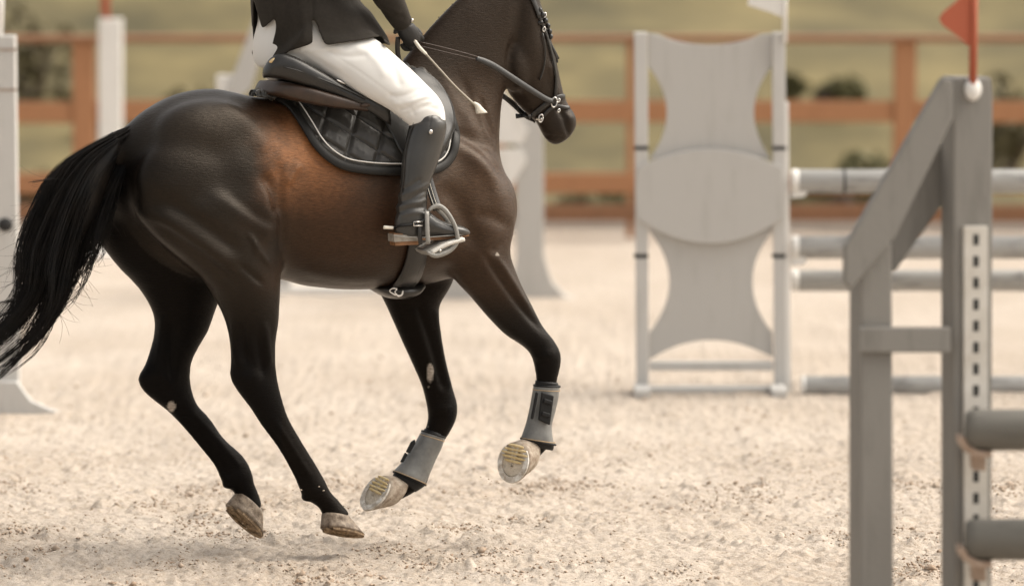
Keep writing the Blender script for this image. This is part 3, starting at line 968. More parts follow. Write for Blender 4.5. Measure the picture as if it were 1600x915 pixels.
for wisp in [[(140, 350), (150, 372), (160, 378), (163, 395), (155, 408)], [(132, 370), (150, 380), (149, 398), (138, 418), (126, 432)], [(145, 345), (158, 372), (150, 400), (135, 425)],
             [(90, 470), (108, 440), (112, 410), (104, 395)], [(170, 300), (100, 280), (50, 285)], [(40, 475), (15, 470), (-10, 478)], [(35, 490), (12, 488), (-10, 500)], [(80, 430), (78, 400), (85, 370)]]:
    for k in range(12):
        px = resample(catmull(np.array(wisp, float), 5), 14) + rng.normal(0, 1.4, 2) + rng.normal(0, 2.5, 2) * np.linspace(0, 1, 14)[:, None]
        strand(px, np.full(14, .03 + rng.normal(0, .01)), .0010, .0005)
tb.add(VV, FF)
tb.build('tail', M['hairblack'], horse)

# ---- mane lying on the far side of the crest, just showing over it
VV = []; FF = []
crest = resample(catmull(np.array([(628, 92), (645, 71), (665, 46), (690, 18), (722, -12), (760, -40), (800, -58)], float), 4), 200)
for i in range(420):
    s = crest[rng.integers(0, 199)] + rng.normal(0, 1, 2); t = np.linspace(0, 1, 10)[:, None]; L_ = 40 + 22 * rng.random()
    px = s + np.array([.55, .85]) * t * L_ + np.array([-.35, -.5]) * np.sin(t * math.pi) * 5
    strand(px + [3, 4], -.03 - .10 * np.linspace(0, 1, 10) ** .6, .0014, .0006)
MB().add(VV, FF).build('mane', M['hairblack'], horse)

# ---- ears and eye
for s in (1, -1):
    e = MB(); e.add(*loft([(806, -52, 826, -50, .055 * s, .014), (803, -78, 826, -80, .060 * s, .016), (806, -105, 824, -104, .062 * s, .012), (817, -124, 820, -124, .062 * s, .003)], HP, n=12))
    e.build('ear', M['coatplain'] if 'coatplain' in M else M['hairblack'], horse)
M['eye'] = mat('eye', (.008, .006, .005), .08)
p, n = on_body(845, 36, -.004)
MB().add(*ellipsoid(p, [HP.F * .016, HP.R * .014, np.array([0, 0, .013])])).build('eye', M['eye'], horse)

# ---- hooves
def hoof(cor, cl, sole, sol, toe_px, rs, rc, wallmat, solemat, kind):
    """cor/sole: photo places of the coronet and of the sole centre with lateral offsets; toe_px: photo point of the toe tip with lateral"""
    C = HP(*cor, cl); S = HP(*sole, sol); T = HP(*toe_px[:2], toe_px[2])
    t = T - S; Lt = np.linalg.norm(t); t /= Lt
    n = S - C; n = n - t * (n @ t); n /= np.linalg.norm(n)     # outward normal of the sole
    b = np.cross(n, t)
    th = np.linspace(0, math.tau, 36, endpoint=False)
    def ring(c, f, g, sq=0):
        x = np.cos(th); y = np.sin(th)
        x = np.where(x < 0, x * .92, x)
        return c + np.outer(x * f, t) + np.outer(y * g, b)
    wall = [ring(C + (S - C) * k, Lt * (rc[0] + (1 - rc[0]) * k), rs * (rc[1] + (1 - rc[1]) * k) * (1 + .03 * math.sin(k * 9))) for k in np.linspace(0, 1, 7)]
    V, F = tube_rings(wall, 0)
    h = MB().add(V, F).build('hoof', wallmat, horse)
    # shoe: raised rim open at the heel, with thickness
    rim = MB(); a = np.linspace(-2.35, 2.35, 34); rg = []
    for q in a:
        x, y = math.cos(q), math.sin(q); x *= .92 if x < 0 else 1
        o_ = S + t * x * Lt * .985 + b * y * rs * .985; i_ = S + t * x * Lt * .72 + b * y * rs * .70
        rg.append([o_ - n * .001, o_ + n * .009, i_ + n * .009, i_ - n * .001])
    rim.add(*tube_rings(rg, 0)); rim.build('shoe', M['shoe'] if kind != 'mud' else solemat, h, False)
    so = MB(); rr = [(.74, .001), (.66, .0035), (.45, .003), (.2, .005), (.02, .006)]
    so.add(*tube_rings([ring(S + n * z, Lt * k, rs * k) for k, z in rr], 0)); so.build('sole', solemat, h)
    fr = MB(); fr.add(*tube_rings([[S + t * x * Lt + b * y * rs * w + n * z for y, z in ((-1, .003), (-.5, .014), (0, .007), (.5, .014), (1, .003))] for x, w in ((-.80, .36), (-.5, .30), (-.15, .2), (.25, .04))], 0))
    fr.build('frog', solemat, h)
    if kind == 'straw':
        for k in range(5):
            x = -.74 + .18 * k; w = [.5, .72, .82, .80, .62][k] * (.85 + .25 * rng.random())
            tl = .10 * (rng.random() - .5); pts = [S + t * (x + tl * (j / 3 - 1)) * Lt + b * rs * w * (j / 3 - 1) + n * .009 for j in range(7)]
            MB().add(*tube(pts, [.003, .0055, .006, .006, .006, .0055, .003], 7, 3)).build('groove_straw', M['straw'], h)
    return h
near_fore_hoof = hoof((824, 709), .150, (803, 721), .205, (796, 754, .205), .068, (.86, .84), M['hoof'], M['hoofsole'], 'straw')
far_fore_hoof = hoof((618, 766), -.15, (588, 769), -.12, (570, 797, -.118), .062, (.86, .9), M['hoof'], M['hoofsole'], 'straw')
near_hind_hoof = hoof((524, 805), .165, (534, 829), .178, (568, 836, .168), .056, (.62, .80), M['hoofdark'], M['mudsole'], 'mud')
far_hind_hoof = hoof((389, 786), -.16, (381, 811), -.146, (409, 838, -.155), .052, (.72, .82), M['hoofdark'], M['mudsole'], 'mud')
# ================================================================== TACK
def hpath(pts):
    return [HP(u, v, l) for u, v, l in pts]
def drape(bottom, spine, nu, nv, off, fn=None, tmax=.9):
    """grid over the near side: from the lower edge up to the spine line, then mirrored over the back"""
    b = resample(catmull(np.array(bottom, float), 5), nu); s = resample(catmull(np.array(spine, float), 5), nu)
    G = np.zeros((nu, nv, 3)); NN = np.zeros((nu, nv, 3)); PX = np.zeros((nu, nv, 2))
    for i in range(nu):
        for j in range(nv):
            t = tmax * j / (nv - 2) if j < nv - 1 else 1
            px = b[i] * (1 - t) + s[i] * t; PX[i, j] = px
            if j == nv - 1:
                p = HP(*s[i], 0); n = np.array([0, 0, 1.0])
            else:
                p, n = on_body(px[0], px[1], 0)
            G[i, j] = p; NN[i, j] = n
    for _ in range(2):
        NN[:, 1:-1] = (NN[:, :-2] + NN[:, 1:-1] + NN[:, 2:]) / 3; NN[1:-1] = (NN[:-2] + NN[1:-1] + NN[2:]) / 3
    NN /= np.linalg.norm(NN, axis=2)[:, :, None]
    o = off
    if fn is not None:
        fade = np.clip((np.arange(nv) - 6) / 8, 0, 1)[None, :]
        o = off + fn(PX) * fade + .006 * (1 - fade)
    G = G + NN * (o if np.isscalar(o) else o[:, :, None])
    return G, NN, PX
def grid_faces(nu, nv, base=0):
    return [(base + i * nv + j, base + (i + 1) * nv + j, base + (i + 1) * nv + j + 1, base + i * nv + j + 1) for i in range(nu - 1) for j in range(nv - 1)]
def solid(o, th, offset=-1):
    md = o.modifiers.new('thickness', 'SOLIDIFY'); md.thickness = th; md.offset = offset; return o

PAD_B = [(397, 152), (425, 157), (453, 172), (474, 200), (492, 228), (513, 249), (540, 263), (580, 269), (620, 270), (660, 270), (688, 262), (704, 243), (709, 218), (703, 190), (688, 160)]
PAD_S = [(399, 150), (406, 151), (420, 152), (440, 152), (458, 151), (475, 150), (500, 147), (540, 141), (580, 126), (606, 114), (632, 105), (648, 106), (658, 109), (664, 112), (668, 114)]
def quilt(PX):
    a = np.array([41.0, 25.0]); b = np.array([-7.5, 28.0]); o = np.array([548.0, 214.0])
    det = a[0] * b[1] - a[1] * b[0]; d = PX - o
    al = (d[..., 0] * b[1] - d[..., 1] * b[0]) / det; be = (a[0] * d[..., 1] - a[1] * d[..., 0]) / det
    da = np.abs(al - np.round(al)); db = np.abs(be - np.round(be))
    return .013 * np.clip(da / .13, 0, 1) ** .6 * np.clip(db / .13, 0, 1) ** .6 + .005 * np.clip(da / .5, 0, 1) * np.clip(db / .5, 0, 1) + .0006 * vnoise(PX.reshape(-1, 2) * .3, 4).reshape(PX.shape[:-1])
pad = thing('saddle_pad', 'black quilted saddle pad with white piping under the saddle', 'saddle pad', tuple(HP(560, 200, 0)))
G, NN, PX = drape(PAD_B, PAD_S, 250, 110, .010, quilt)
nu, nv = G.shape[:2]
V1 = G.reshape(-1, 3); V2 = HP.mirror(G[22:].reshape(-1, 3))
me = mesh('pad_cloth', np.vstack([V1, V2]), grid_faces(nu, nv) + [tuple(reversed(f)) for f in grid_faces(nu - 22, nv, nu * nv)])
solid(link('quilted_cloth', me, M['pad'], pad), .012)
edge = [G[i, 1] + NN[i, 1] * .002 for i in range(0, nu, 2)]; en = [NN[i, 1] for i in range(0, nu, 2)]
MB().add(*ribbon(edge, .034, .016, en)).build('binding', M['binding'], pad)
MB().add(*ribbon(HP.mirror(edge[14:]), .034, .016, [n - 2 * (n @ HP.R) * HP.R for n in en[14:]])).build('binding', M['binding'], pad)
ins = resample(catmull(np.array(PAD_B, float), 5), nu)
cen = np.array([560, 175.0]); pp = []
tg = np.gradient(ins, axis=0); nr = np.stack([tg[:, 1], -tg[:, 0]], -1); nr /= np.linalg.norm(nr, axis=1)[:, None]
for i in range(3, nu - 1, 2):
    q = ins[i] + nr[i] * 11.5
    p, n = on_body(q[0], q[1], .027); pp.append(p)
pp = np.array(pp)
MB().add(*tube(pp, .0026, 6)).build('piping', M['piping'], pad)
MB().add(*tube(HP.mirror(pp[14:]), .0026, 6)).build('piping', M['piping'], pad)

saddle = thing('saddle', 'black leather jumping saddle on the quilted pad', 'saddle', tuple(HP(520, 120, 0)))
sm_ = MB()
sm_.add(*loft([(424, 108, 424, 124, .03, .06), (430, 98, 430, 132, .03, .10), (446, 86, 446, 138, .03, .14), (470, 92, 470, 141, .02, .17), (512, 113, 512, 149, 0, .19),
               (565, 124, 565, 150, 0, .18), (612, 108, 614, 138, 0, .12), (632, 94, 636, 128, 0, .07)], HP, n=28, sub=5))
sme = remesh(sm_, .006, 'seat'); shrinkless(sme, 8); link('seat', sme, M['leather'], saddle)
for s in (1, -1):
    mk = (lambda X: X) if s == 1 else (lambda X: list(HP.mirror(X)))
    V, F = loft(([(411, 126, 402, 146, .06, .045), (432, 126, 428, 150, .14, .055)] if s == 1 else []) + [(470, 133, 470, 160, .20, .05), (515, 146, 515, 168, .24, .045), (552, 157, 552, 172, .262, .035), (578, 167, 577, 175, .27, .02)], HP, n=22, sub=4, power=3.2)
    MB().add(mk(V), F).build('panel', M['brown'], saddle)
    V, F = loft(([(414, 104, 412, 122, .17, .02), (424, 90, 424, 122, .19, .03), (442, 83, 440, 124, .205, .032), (470, 93, 470, 132, .225, .03)] if s == 1 else []) + [(510, 116, 510, 147, .242, .025), (545, 138, 545, 160, .265, .02), (575, 150, 578, 176, .285, .018), (606, 160, 610, 196, .30, .014)], HP, n=14, sub=4)
    MB().add(mk(V), F).build('skirt', M['leather'], saddle)
    V, F = tube(hpath([(443, 105, .235), (470, 112, .250), (510, 127, .264), (548, 143, .288), (572, 155, .304)]), .003, 6, 4)
    if s == 1: MB().add(mk(V), F).build('skirt_seam', M['leather'], saddle)
    FB = [(577, 172), (597, 194), (611, 220), (622, 242), (640, 257), (664, 257), (684, 240), (698, 214), (702, 188), (694, 158), (674, 128)]
    FT = [(572, 160), (582, 152), (592, 146), (602, 140), (612, 134), (622, 128), (632, 122), (640, 118), (646, 116), (651, 116), (655, 116)]
    b = resample(catmull(np.array(FB, float), 5), 60); t_ = resample(catmull(np.array(FT, float), 5), 60)
    P = np.zeros((60, 16, 3))
    for i in range(60):
        for j in range(16):
            q = b[i] * (1 - j / 15) + t_[i] * j / 15
            p, n = on_body(q[0], q[1], .034); P[i, j] = p
    for _ in range(3):
        P[1:-1, 1:-1] = (P[:-2, 1:-1] + P[2:, 1:-1] + P[1:-1, :-2] + P[1:-1, 2:]) / 4
    V = P.reshape(-1, 3); F = grid_faces(60, 16)
    o = MB().add(mk(V), F).build('flap', M['leather'], saddle); solid(o, .008, 0)
    rim = [P[i, 0] for i in range(0, 60, 2)]
    MB().add(*tube(mk(np.array(rim)), .0042, 6)).build('flap_edge', M['leather'], saddle)
    if s == 1:
      V, F = ellipsoid(HP(430.5, 93.5, .205), [HP.F * .027 + np.array([0, 0, .008]), HP.R * .006, np.array([0, 0, .010])], 20, 8)
      MB().add(mk(V), F).build('badge', M['brass'], saddle)
    V, F = ellipsoid(HP(533, 128.5, .262), [HP.F * .020 + np.array([0, 0, -.009]), HP.R * .004, np.array([0, 0, .005])], 14, 6)
    MB().add(mk(V), F).build('saddle_stud', M['metal'], saddle)
    V, F = ellipsoid(HP(571, 164.5, .30), [HP.F * .020, HP.R * .006, np.array([0, 0, .008])], 14, 6)
    MB().add(mk(V), F).build('panel_point', M['brown'], saddle)

girth = thing('girth', 'dark leather girth band running down behind the boot to the belly', 'girth', tuple(HP(640, 420, 0)))
gp = catmull(np.array([(658, 262), (654, 300), (652, 340), (650, 378), (647, 405), (638, 430), (628, 444)], float), 4)
pts = []; nn = []
for q in gp:
    p, n = on_body(q[0], q[1], .012); pts.append(p); nn.append(n)
bot = HP(622, 449, 0) + np.array([0, 0, -.018])
P = np.array(pts + [bot]); Nn = np.array(nn + [np.array([0, 0, -1.0])])
P = np.vstack([P, HP.mirror(P[:-1])[::-1]]); Nn = np.vstack([Nn, (Nn[:-1] - 2 * np.outer(Nn[:-1] @ HP.R, HP.R))[::-1]])
MB().add(*ribbon(P, .07, .016, Nn, wlist=[.05, .055, .07, .09, .10, .10, .10, .09, .07, .055, .05])).build('band', M['leather'], girth)
for k in (-1, 1):
    q = gp + np.array([k * 8.5, 0]); pr = [on_body(a, b, .0185)[0] for a, b in q[4:-3]]
    MB().add(*tube(pr, .0022, 6)).build('edge_roll', M['leather'], girth)
gv, gf = loft([(585, 445, 585, 455, .05, .06), (600, 441, 602, 464, .05, .09), (622, 440, 624, 467, .05, .10), (645, 440, 645, 462, .05, .08), (658, 441, 656, 452, .05, .05)], HP, n=16, sub=3)
MB().add(gv, gf).build('belly_guard', M['leather'], girth)
em = hpath([(618, 461, .155), (609, 455, .155), (613, 450.5, .155), (620, 451.5, .155), (617, 456, .155), (622, 462, .155), (628, 460, .155), (629.5, 454, .155)])
MB().add(*tube(em, [.003, .0025, .003, .0025, .0025, .0035, .004, .003], 6, 4)).build('emblem', M['piping'], girth)

# stirrup leather and iron
for s in (1,):
    mk = (lambda X: X) if s == 1 else (lambda X: list(HP.mirror(X)))
    st = thing('stirrup', 'grey stirrup with white tread holding the rider\'s right boot', 'stirrup', tuple(HP(690, 380, .42 * s)))
    V, F = ribbon(hpath([(655, 215, .34), (666, 268, .365), (675, 300, .385), (684, 328, .41)]), .036, .007, HP.R, 4)
    le = MB().add(mk(V), F).build('stirrup_leather', M['leather'], st)
    for k in (-4.5, 0.5):
        V, F = tube(hpath([(666 + k, 268, .370), (675 + k, 300, .390), (684 + k, 326, .4155)]), .0011, 5, 4)
        MB().add(mk(V), F).build('stitch_line', M['cream'], le)
    arch = [(670, 329, .432), (676, 324, .430), (685, 322, .43), (695, 328, .436), (704, 340, .444), (711, 354, .45), (714.5, 368, .455), (714, 378, .455), (704, 390, .455), (690, 397, .458), (678, 399, .46), (668, 394, .462)]
    V, F = tube(hpath(arch), [.006, .008, .0105, .010, .009, .0085, .0085, .009, .010, .010, .009, .006], 10, 5); MB().add(mk(V), F).build('arch', M['grey_plastic'], st)
    V, F = ribbon(hpath([(667, 330, .445), (667.5, 355, .458), (669, 381, .462)]), .017, .008, HP.R, 4); MB().add(mk(V), F).build('release_arm', M['grey_plastic'], st)
    V, F = ribbon(hpath([(684, 326, .40), (700, 345, .36), (706, 372, .345)]), .02, .010, HP.R, 4); MB().add(mk(V), F).build('inner_arm', M['grey_plastic'], st)
    bowl = [(666, 392), (690, 379), (714, 372), (713, 380), (703, 392), (690, 399), (677, 400), (669, 396)]
    V, F = slab(bowl, .34, .452, HP); MB().add(mk(V), F).build('foot_plate', M['grey_plastic'], st, False)
    V, F = ribbon(hpath([(664, 391.5, .405), (675, 385, .405), (690, 378, .405), (703, 374, .405), (716, 370.5, .405)]), .125, .014, np.array([0.2, 0, 1.0]), 4); MB().add(mk(V), F).build('tread', M['tread'], st)
    V, F = ellipsoid(HP(688, 391.5, .468), [HP.F * .005, HP.R * .003, np.array([0, 0, .005])], 10, 6); MB().add(mk(V), F).build('screw', M['metal'], st)

# ---- bridle
bridle = thing('bridle', 'dark leather bridle with silver buckles on the horse head', 'bridle', tuple(HP(840, 60, 0)))
def strap(name, px, w, off=.006, th=.005, m='leather', both=True, parent=None, sub=4):
    q = catmull(np.array(px, float), sub); P = []; N_ = []
    for a, b in q:
        p, n = on_body(a, b, off, .06); P.append(p); N_.append(n)
    P = np.array(P); N_ = np.array(N_)
    for _ in range(3): P[1:-1] = (P[:-2] + 2 * P[1:-1] + P[2:]) / 4; N_[1:-1] = (N_[:-2] + 2 * N_[1:-1] + N_[2:]) / 4
    o = MB().add(*ribbon(P, w, th, N_)).build(name, M[m], parent or bridle)
    if both: MB().add(*ribbon(HP.mirror(P), w, th, N_ - 2 * np.outer(N_ @ HP.R, HP.R))).build(name, M[m], parent or bridle)
    return P
strap('headpiece', [(812, -48), (824, -20), (835, 8), (843, 28)], .022)
strap('cheekpiece', [(840, 20), (849, 45), (857, 70), (864, 98), (868, 125), (867, 150), (865, 162)], .014)
strap('cheekpiece', [(846, 52), (851, 78), (849, 105), (842, 125)], .006)
strap('noseband', [(880, 152), (872, 151), (855, 160), (838, 174), (826, 184)], .020, .007, .006)
strap('noseband', [(888, 169), (880, 168), (866, 165), (852, 176), (842, 190)], .014, .007, .005)
for q in [(843, 17), (848, 24), (852, 32), (855, 41), (857.5, 50), (859, 58)]:
    p, n = on_body(q[0] - 1, q[1], .006, .03)
    MB().add(*ellipsoid(p, [HP.F * .010, HP.R * .010, np.array([0, 0, .012])], 10, 6)).build('browband_bead', M['leather'], bridle)
MB().add(*ribbon(hpath([(853, 55, .05), (862, 72, .05), (869, 88, .045), (871, 98, .04)]), .008, .004, HP.R, 4)).build('strap_end', M['leather'], bridle)
MB().add(*ribbon(hpath([(856, 60, .04), (866, 78, .04), (873, 92, .035)]), .007, .004, HP.R, 4)).build('strap_end', M['leather'], bridle)
def ring3(c, r, t, ax, ay, n=20, flat=1.0):
    a = np.linspace(0, math.tau, n + 1); P = [c + ax * r * math.cos(x) + ay * r * flat * math.sin(x) for x in a]
    return tube(P, t, 6, 1, 0)
Z = np.array([0, 0, 1.0])
for (u, v, l, r, f) in [(866, 160, .072, .015, 1.25), (845, 185, .062, .012, 1.2), (851, 24, .085, .008, 1.1), (850, 46, .088, .007, 1.2), (873, 157, .06, .006, 1.0), (873, 173, .06, .006, 1.0)]:
    MB().add(*ring3(HP(u, v, l), r, .0028, HP.F * .8 + Z * .25, Z, flat=f)).build('buckle', M['metal'], bridle)
MB().add(*tube(hpath([(846, 186, .062), (838, 186, 0), (845, 186, -.062)]), .005, 8, 4)).build('bit', M['metal'], bridle)
for s in (1, -1):
    l = .072 * s; rp = hpath([(865, 159, l), (850, 153, .085 * s), (815, 131, .112 * s), (775, 105, .128 * s), (757, 96, .135 * s), (744, 91, .14 * s)])
    MB().add(*ribbon(rp, .023, .005, HP.R * s + Z * .25, 5, wlist=[.018, .022, .024, .025, .024, .018])).build('rein', M['leather'], bridle)
    for dy in (-2.5, 3.5):
        MB().add(*tube(hpath([(746, 91 + dy * .8, .14 * s), (720, 84 + dy, .142 * s), (690, 76.5 + dy * 1.1, .142 * s), (654, 68 + dy, .13 * s)]), .0022, 6, 4)).build('rein_cord', M['brown'], bridle)
MB().add(*ribbon(hpath([(622, 58, .12), (621, 75, .10), (623, 92, .08), (628, 110, .05)]), .020, .005, HP.R, 4)).build('rein_bight', M['leather'], bridle)
MB().add(*ribbon(hpath([(775, 143, -.06), (790, 153, -.06), (805, 166, -.055), (820, 180, -.05), (834, 187, -.045)]), .020, .005, HP.R, 4)).build('chin_strap', M['leather'], bridle)
MB().add(*tube(hpath([(786, 148, -.05), (800, 157, -.05), (808, 165, -.045), (811, 175, -.045), (822, 184, -.045)]), .004, 6, 4)).build('curb_chain', M['leather'], bridle)

# ---- tendon boots on the fore legs
def tendon_boot(label, rows, l, pad_px, straps, near):
    """rows: (left u,v, right u,v) outline from top to bottom"""
    t = thing('tendon_boot', label, 'tendon boot', tuple(HP((rows[0][0] + rows[0][2]) / 2, rows[-1][1], l)), 'tendon boots on the fore legs')
    MB().add(*loft([(a - .5, b, c + .5, d, l, w) for a, b, c, d, w in rows], HP, n=26, sub=4, cap=0)).build('lining', M['rubber'], t)
    mid = rows[1:-1]
    sh = loft([(a - 2.0, b, c + 2.0, d, l, w + .006) for a, b, c, d, w in pad_px], HP, n=26, sub=5, cap=0)
    # keep the shell off the front of the cannon: drop the ring points facing forward
    V, F = sh; V = np.array(V); nring = (len(V) - 2) // 26
    keep = []
    for i in range(nring - 1):
        for j in range(26):
            th = math.tau * (j + .5) / 26
            if math.cos(th) > -.80: keep.append((i * 26 + j, i * 26 + (j + 1) % 26, (i + 1) * 26 + (j + 1) % 26, (i + 1) * 26 + j))
    o = MB().add(V[:nring * 26], keep).build('shell', M['shell'], t); solid(o, .006, 0)
    R_ = V[:nring * 26].reshape(nring, 26, 3)
    for row, nm in ((0, 'top_edge'), (nring - 1, 'bottom_edge')):
        ring = np.vstack([R_[row], R_[row][:1]]); c = R_[row].mean(0)
        MB().add(*tube(ring + (ring - c) * .03, .0042, 6, 1, 0)).build(nm, M['rubber'], t)
        ring2 = np.vstack([R_[row + (2 if row == 0 else -2)], R_[row + (2 if row == 0 else -2)][:1]]); c2 = ring2[:-1].mean(0)
        MB().add(*tube(ring2 + (ring2 - c2) * .07, .0016, 5, 1, 0)).build('stitching', M['tan_edge'], t)
    for pts in straps:
        V, F = slab([p[:2] for p in pts], l + pts[0][2] - .012, l + pts[0][2], HP)
        so = MB().add(V, F).build('strap', M['rubber'], t, False)
        md = so.modifiers.new('b', 'BEVEL'); md.width = .004; md.segments = 2
    return t
nb = [(838, 594, 870, 597, .037), (836, 606, 872, 610, .036), (832, 635, 866, 640, .034), (827, 660, 860, 664, .037), (820, 682, 862, 686, .044), (817, 690, 864, 698, .044), (818, 695, 862, 703, .040)]
np_ = [(838, 602, 871, 603, .036), (835, 618, 870, 620, .035), (831, 640, 865, 642, .034), (826, 662, 859, 664, .038), (820, 680, 861, 684, .045), (818, 685, 864, 694, .046)]
tendon_boot('grey tendon boot with two dark straps on the right foreleg', nb, .15, np_,
            [[(847, 612, .062), (866, 618, .062), (860, 664, .062), (842, 656, .062)], [(851, 622, .069), (864, 626, .069), (863, 633, .069), (849, 629, .069)], [(848, 642, .069), (861, 646, .069), (860, 653, .069), (846, 649, .069)], [(838, 612, .052), (842, 613, .052), (834, 655, .052), (830, 654, .052)]], True)
fb = [(665, 669, 692, 680, .037), (657, 682, 690, 692, .036), (645, 703, 681, 715, .034), (632, 722, 671, 738, .038), (620, 735, 664, 756, .044), (616, 740, 656, 763, .044), (615, 744, 648, 768, .04)]
fp = [(663, 673, 692, 683, .036), (655, 687, 688, 698, .035), (644, 704, 679, 718, .034), (632, 722, 670, 738, .038), (622, 733, 664, 752, .045), (619, 737, 661, 757, .046)]
tendon_boot('grey tendon boot with loose strap ends on the left foreleg', fb, -.15, fp,
            [[(643, 690, .03), (649, 686, .03), (650, 692, .03), (641, 708, .03), (635, 706, .03)], [(634, 706, .03), (638, 710, .03), (631, 722, .03), (626, 722, .03)]], False)
# ================================================================== THE RIDER
person = thing('person', 'rider in dark jacket, white breeches and tall black boots seated on the horse', 'person', tuple(HP(480, 90, 0)))
pm = MB()
pm.add(*loft([(405, 104, 470, 106, 0, .12), (401, 90, 505, 98, 0, .17), (401, 66, 525, 72, 0, .19), (408, 30, 540, 32, 0, .18), (403, -8, 548, -4, 0, .16), (415, -70, 530, -74, 0, .14),
              (440, -140, 572, -150, 0, .155), (468, -205, 588, -212, 0, .18), (500, -248, 572, -252, 0, .12), (522, -272, 566, -278, 0, .052), (528, -305, 575, -305, 0, .05)], HP, n=30, sub=4))
leg = [(478, 15, 428, 88, .085, .105), (520, 42, 468, 98, .13, .10), (578, 56, 512, 118, .20, .09), (626, 94, 560, 146, .275, .08), (662, 128, 604, 169, .325, .071), (688, 157, 632, 190, .355, .063),
       (695, 184, 645, 204, .366, .052), (690, 214, 642, 220, .375, .05), (680, 246, 635, 248, .38, .046), (668, 278, 632, 280, .385, .04), (660, 308, 628, 312, .39, .034), (658, 335, 626, 338, .395, .032)]
V, F = loft(leg, HP, n=24, sub=4); pm.add(V, F); pm.add(HP.mirror(V), F)
# head
pm.add(*loft([(535, -300, 590, -292, 0, .055), (522, -325, 604, -312, 0, .072), (518, -355, 608, -345, 0, .078), (522, -385, 600, -380, 0, .072), (540, -405, 585, -402, 0, .04)], HP, n=24, sub=4))
pm.add(*ellipsoid(HP(612, -338, 0), [HP.F * .022, HP.R * .014, Z * .02]))
for s in (1, -1): pm.add(*ellipsoid(HP(556, -342, .078 * s), [HP.F * .018, HP.R * .008, Z * .03]))
pb = remesh(pm, .006, 'body'); uv0 = project(get_v(pb))
shrinkless(pb, 12)
V = get_v(pb); Nn = get_n(pb); uv = project(V); view = CP - V; view /= np.linalg.norm(view, axis=1)[:, None]
fc = np.clip((Nn * view).sum(1) * 2, 0, 1); dsp = np.zeros(len(V))
for pts, wd, h in [([(640, 170), (655, 165), (670, 160), (686, 163)], 2.6, 3.0), ([(636, 178), (652, 172), (668, 167), (684, 171)], 2.4, -2.5), ([(645, 158), (662, 152), (680, 153)], 3, 2.2), ([(628, 160), (640, 168), (648, 180)], 3, -2),
                   ([(505, 74), (535, 95), (570, 118), (620, 155)], 1.6, -1.6), ([(470, 75), (500, 90), (530, 105)], 5, 2), ([(480, 85), (512, 104), (545, 125)], 4, -2), ([(455, 78), (475, 84), (500, 100)], 3, 2), ([(560, 75), (585, 92), (600, 115)], 7, 4), ([(590, 80), (612, 100), (625, 130)], 6, -4), ([(610, 150), (630, 150), (655, 140)], 4, -4), ([(618, 162), (640, 160), (668, 150)], 3.5, 4), ([(510, 80), (540, 88), (570, 86)], 5, -4), ([(470, 78), (500, 78), (530, 74)], 4, 3), ([(625, 172), (648, 168), (680, 160)], 3, -4)]:
    d, s = polydist(uv, catmull(np.array(pts, float), 4)); dsp += fc * h * .001 * np.exp(-(d / wd) ** 2)
set_v(pb, V + Nn * dsp[:, None])
zskin = HP(540, -262, 0)[2]
zs = get_v(pb)[:, 2]
pb.materials.append(M['breeches']); pb.materials.append(M['skin'])
for p in pb.polygons:
    if zs[p.vertices[0]] > zskin: p.material_index = 1
link('body', pb, None, person)

# riding jacket
jm = MB()
jm.add(*loft([(418, 118, 606, 92, 0, .232), (408, 96, 601, 64, 0, .25), (402, 62, 592, 46, 0, .245), (399, 24, 573, 18, 0, .22), (397, -10, 553, -8, 0, .185), (406, -70, 540, -75, 0, .165),
              (432, -140, 582, -152, 0, .18), (460, -210, 598, -216, 0, .205), (500, -246, 578, -250, 0, .13), (520, -270, 572, -274, 0, .062)], HP, n=36, sub=5))
V, F = loft([(a + 4, b - 6, c - 6, d + 6, l, w + .030) for a, b, c, d, l, w in leg[:4]], HP, n=24, sub=4); jm.add(V, F); jm.add(HP.mirror(V), F)
for s in (1, -1):
    jm.add(*tube(hpath([(520, -205, .19 * s), (535, -150, .235 * s), (560, -80, .25 * s)]), [.075, .066, .060], 18, 5))
    jm.add(*tube(hpath([(556, -88, .25 * s), (580, -44, .235 * s), (609, 0, .19 * s), (630, 38, .14 * s)]), [.060, .058, .053, .040], 18, 5))
jme = remesh(jm, .0055, 'jacket'); shrinkless(jme, 10)
V = get_v(jme); lat = HP.lat(V)
Vm = np.where((lat < 0)[:, None], HP.mirror(V), V); uv = project(Vm)
cut = inside(uv, [(330, 240), (330, -5), (396, -5), (398, 3), (409, 47), (432, 28), (431, 45), (427, 62), (422, 80), (418, 95), (430, 90), (460, 79), (491, 69), (489, 44), (488.5, 30), (494, 38), (507, 72.5), (560, 63), (597, 56), (602, 70), (720, 80), (720, 240)])
Nn = get_n(jme); dj = np.zeros(len(V))
for pts, wd, h in [([(486, -20), (488, 10), (488, 32)], 1.8, -3.5), ([(420, -20), (428, 10), (430, 40)], 6, 4), ([(445, 0), (448, 40), (446, 80)], 9, -5), ([(470, -10), (474, 30), (476, 65)], 7, 5), ([(520, -10), (540, 20), (560, 50)], 9, 4), ([(550, 5), (570, 30), (588, 50)], 6, -4), ([(590, 0), (605, 12), (622, 20)], 4, 3), ([(596, 15), (612, 25), (630, 28)], 4, -3)]:
    d, s = polydist(uv, catmull(np.array(pts, float), 4)); dj += h * .001 * np.exp(-(d / wd) ** 2)
dj += .004 * fbm(V * 9, 2, 31)
set_v(jme, V + Nn * dj[:, None])
bm = bmesh.new(); bm.from_mesh(jme); bm.verts.ensure_lookup_table()
bmesh.ops.delete(bm, geom=[v for v, c in zip(bm.verts, cut) if c], context='VERTS')
bm.verts.ensure_lookup_table(); bm.verts.index_update()
nb_ = {}
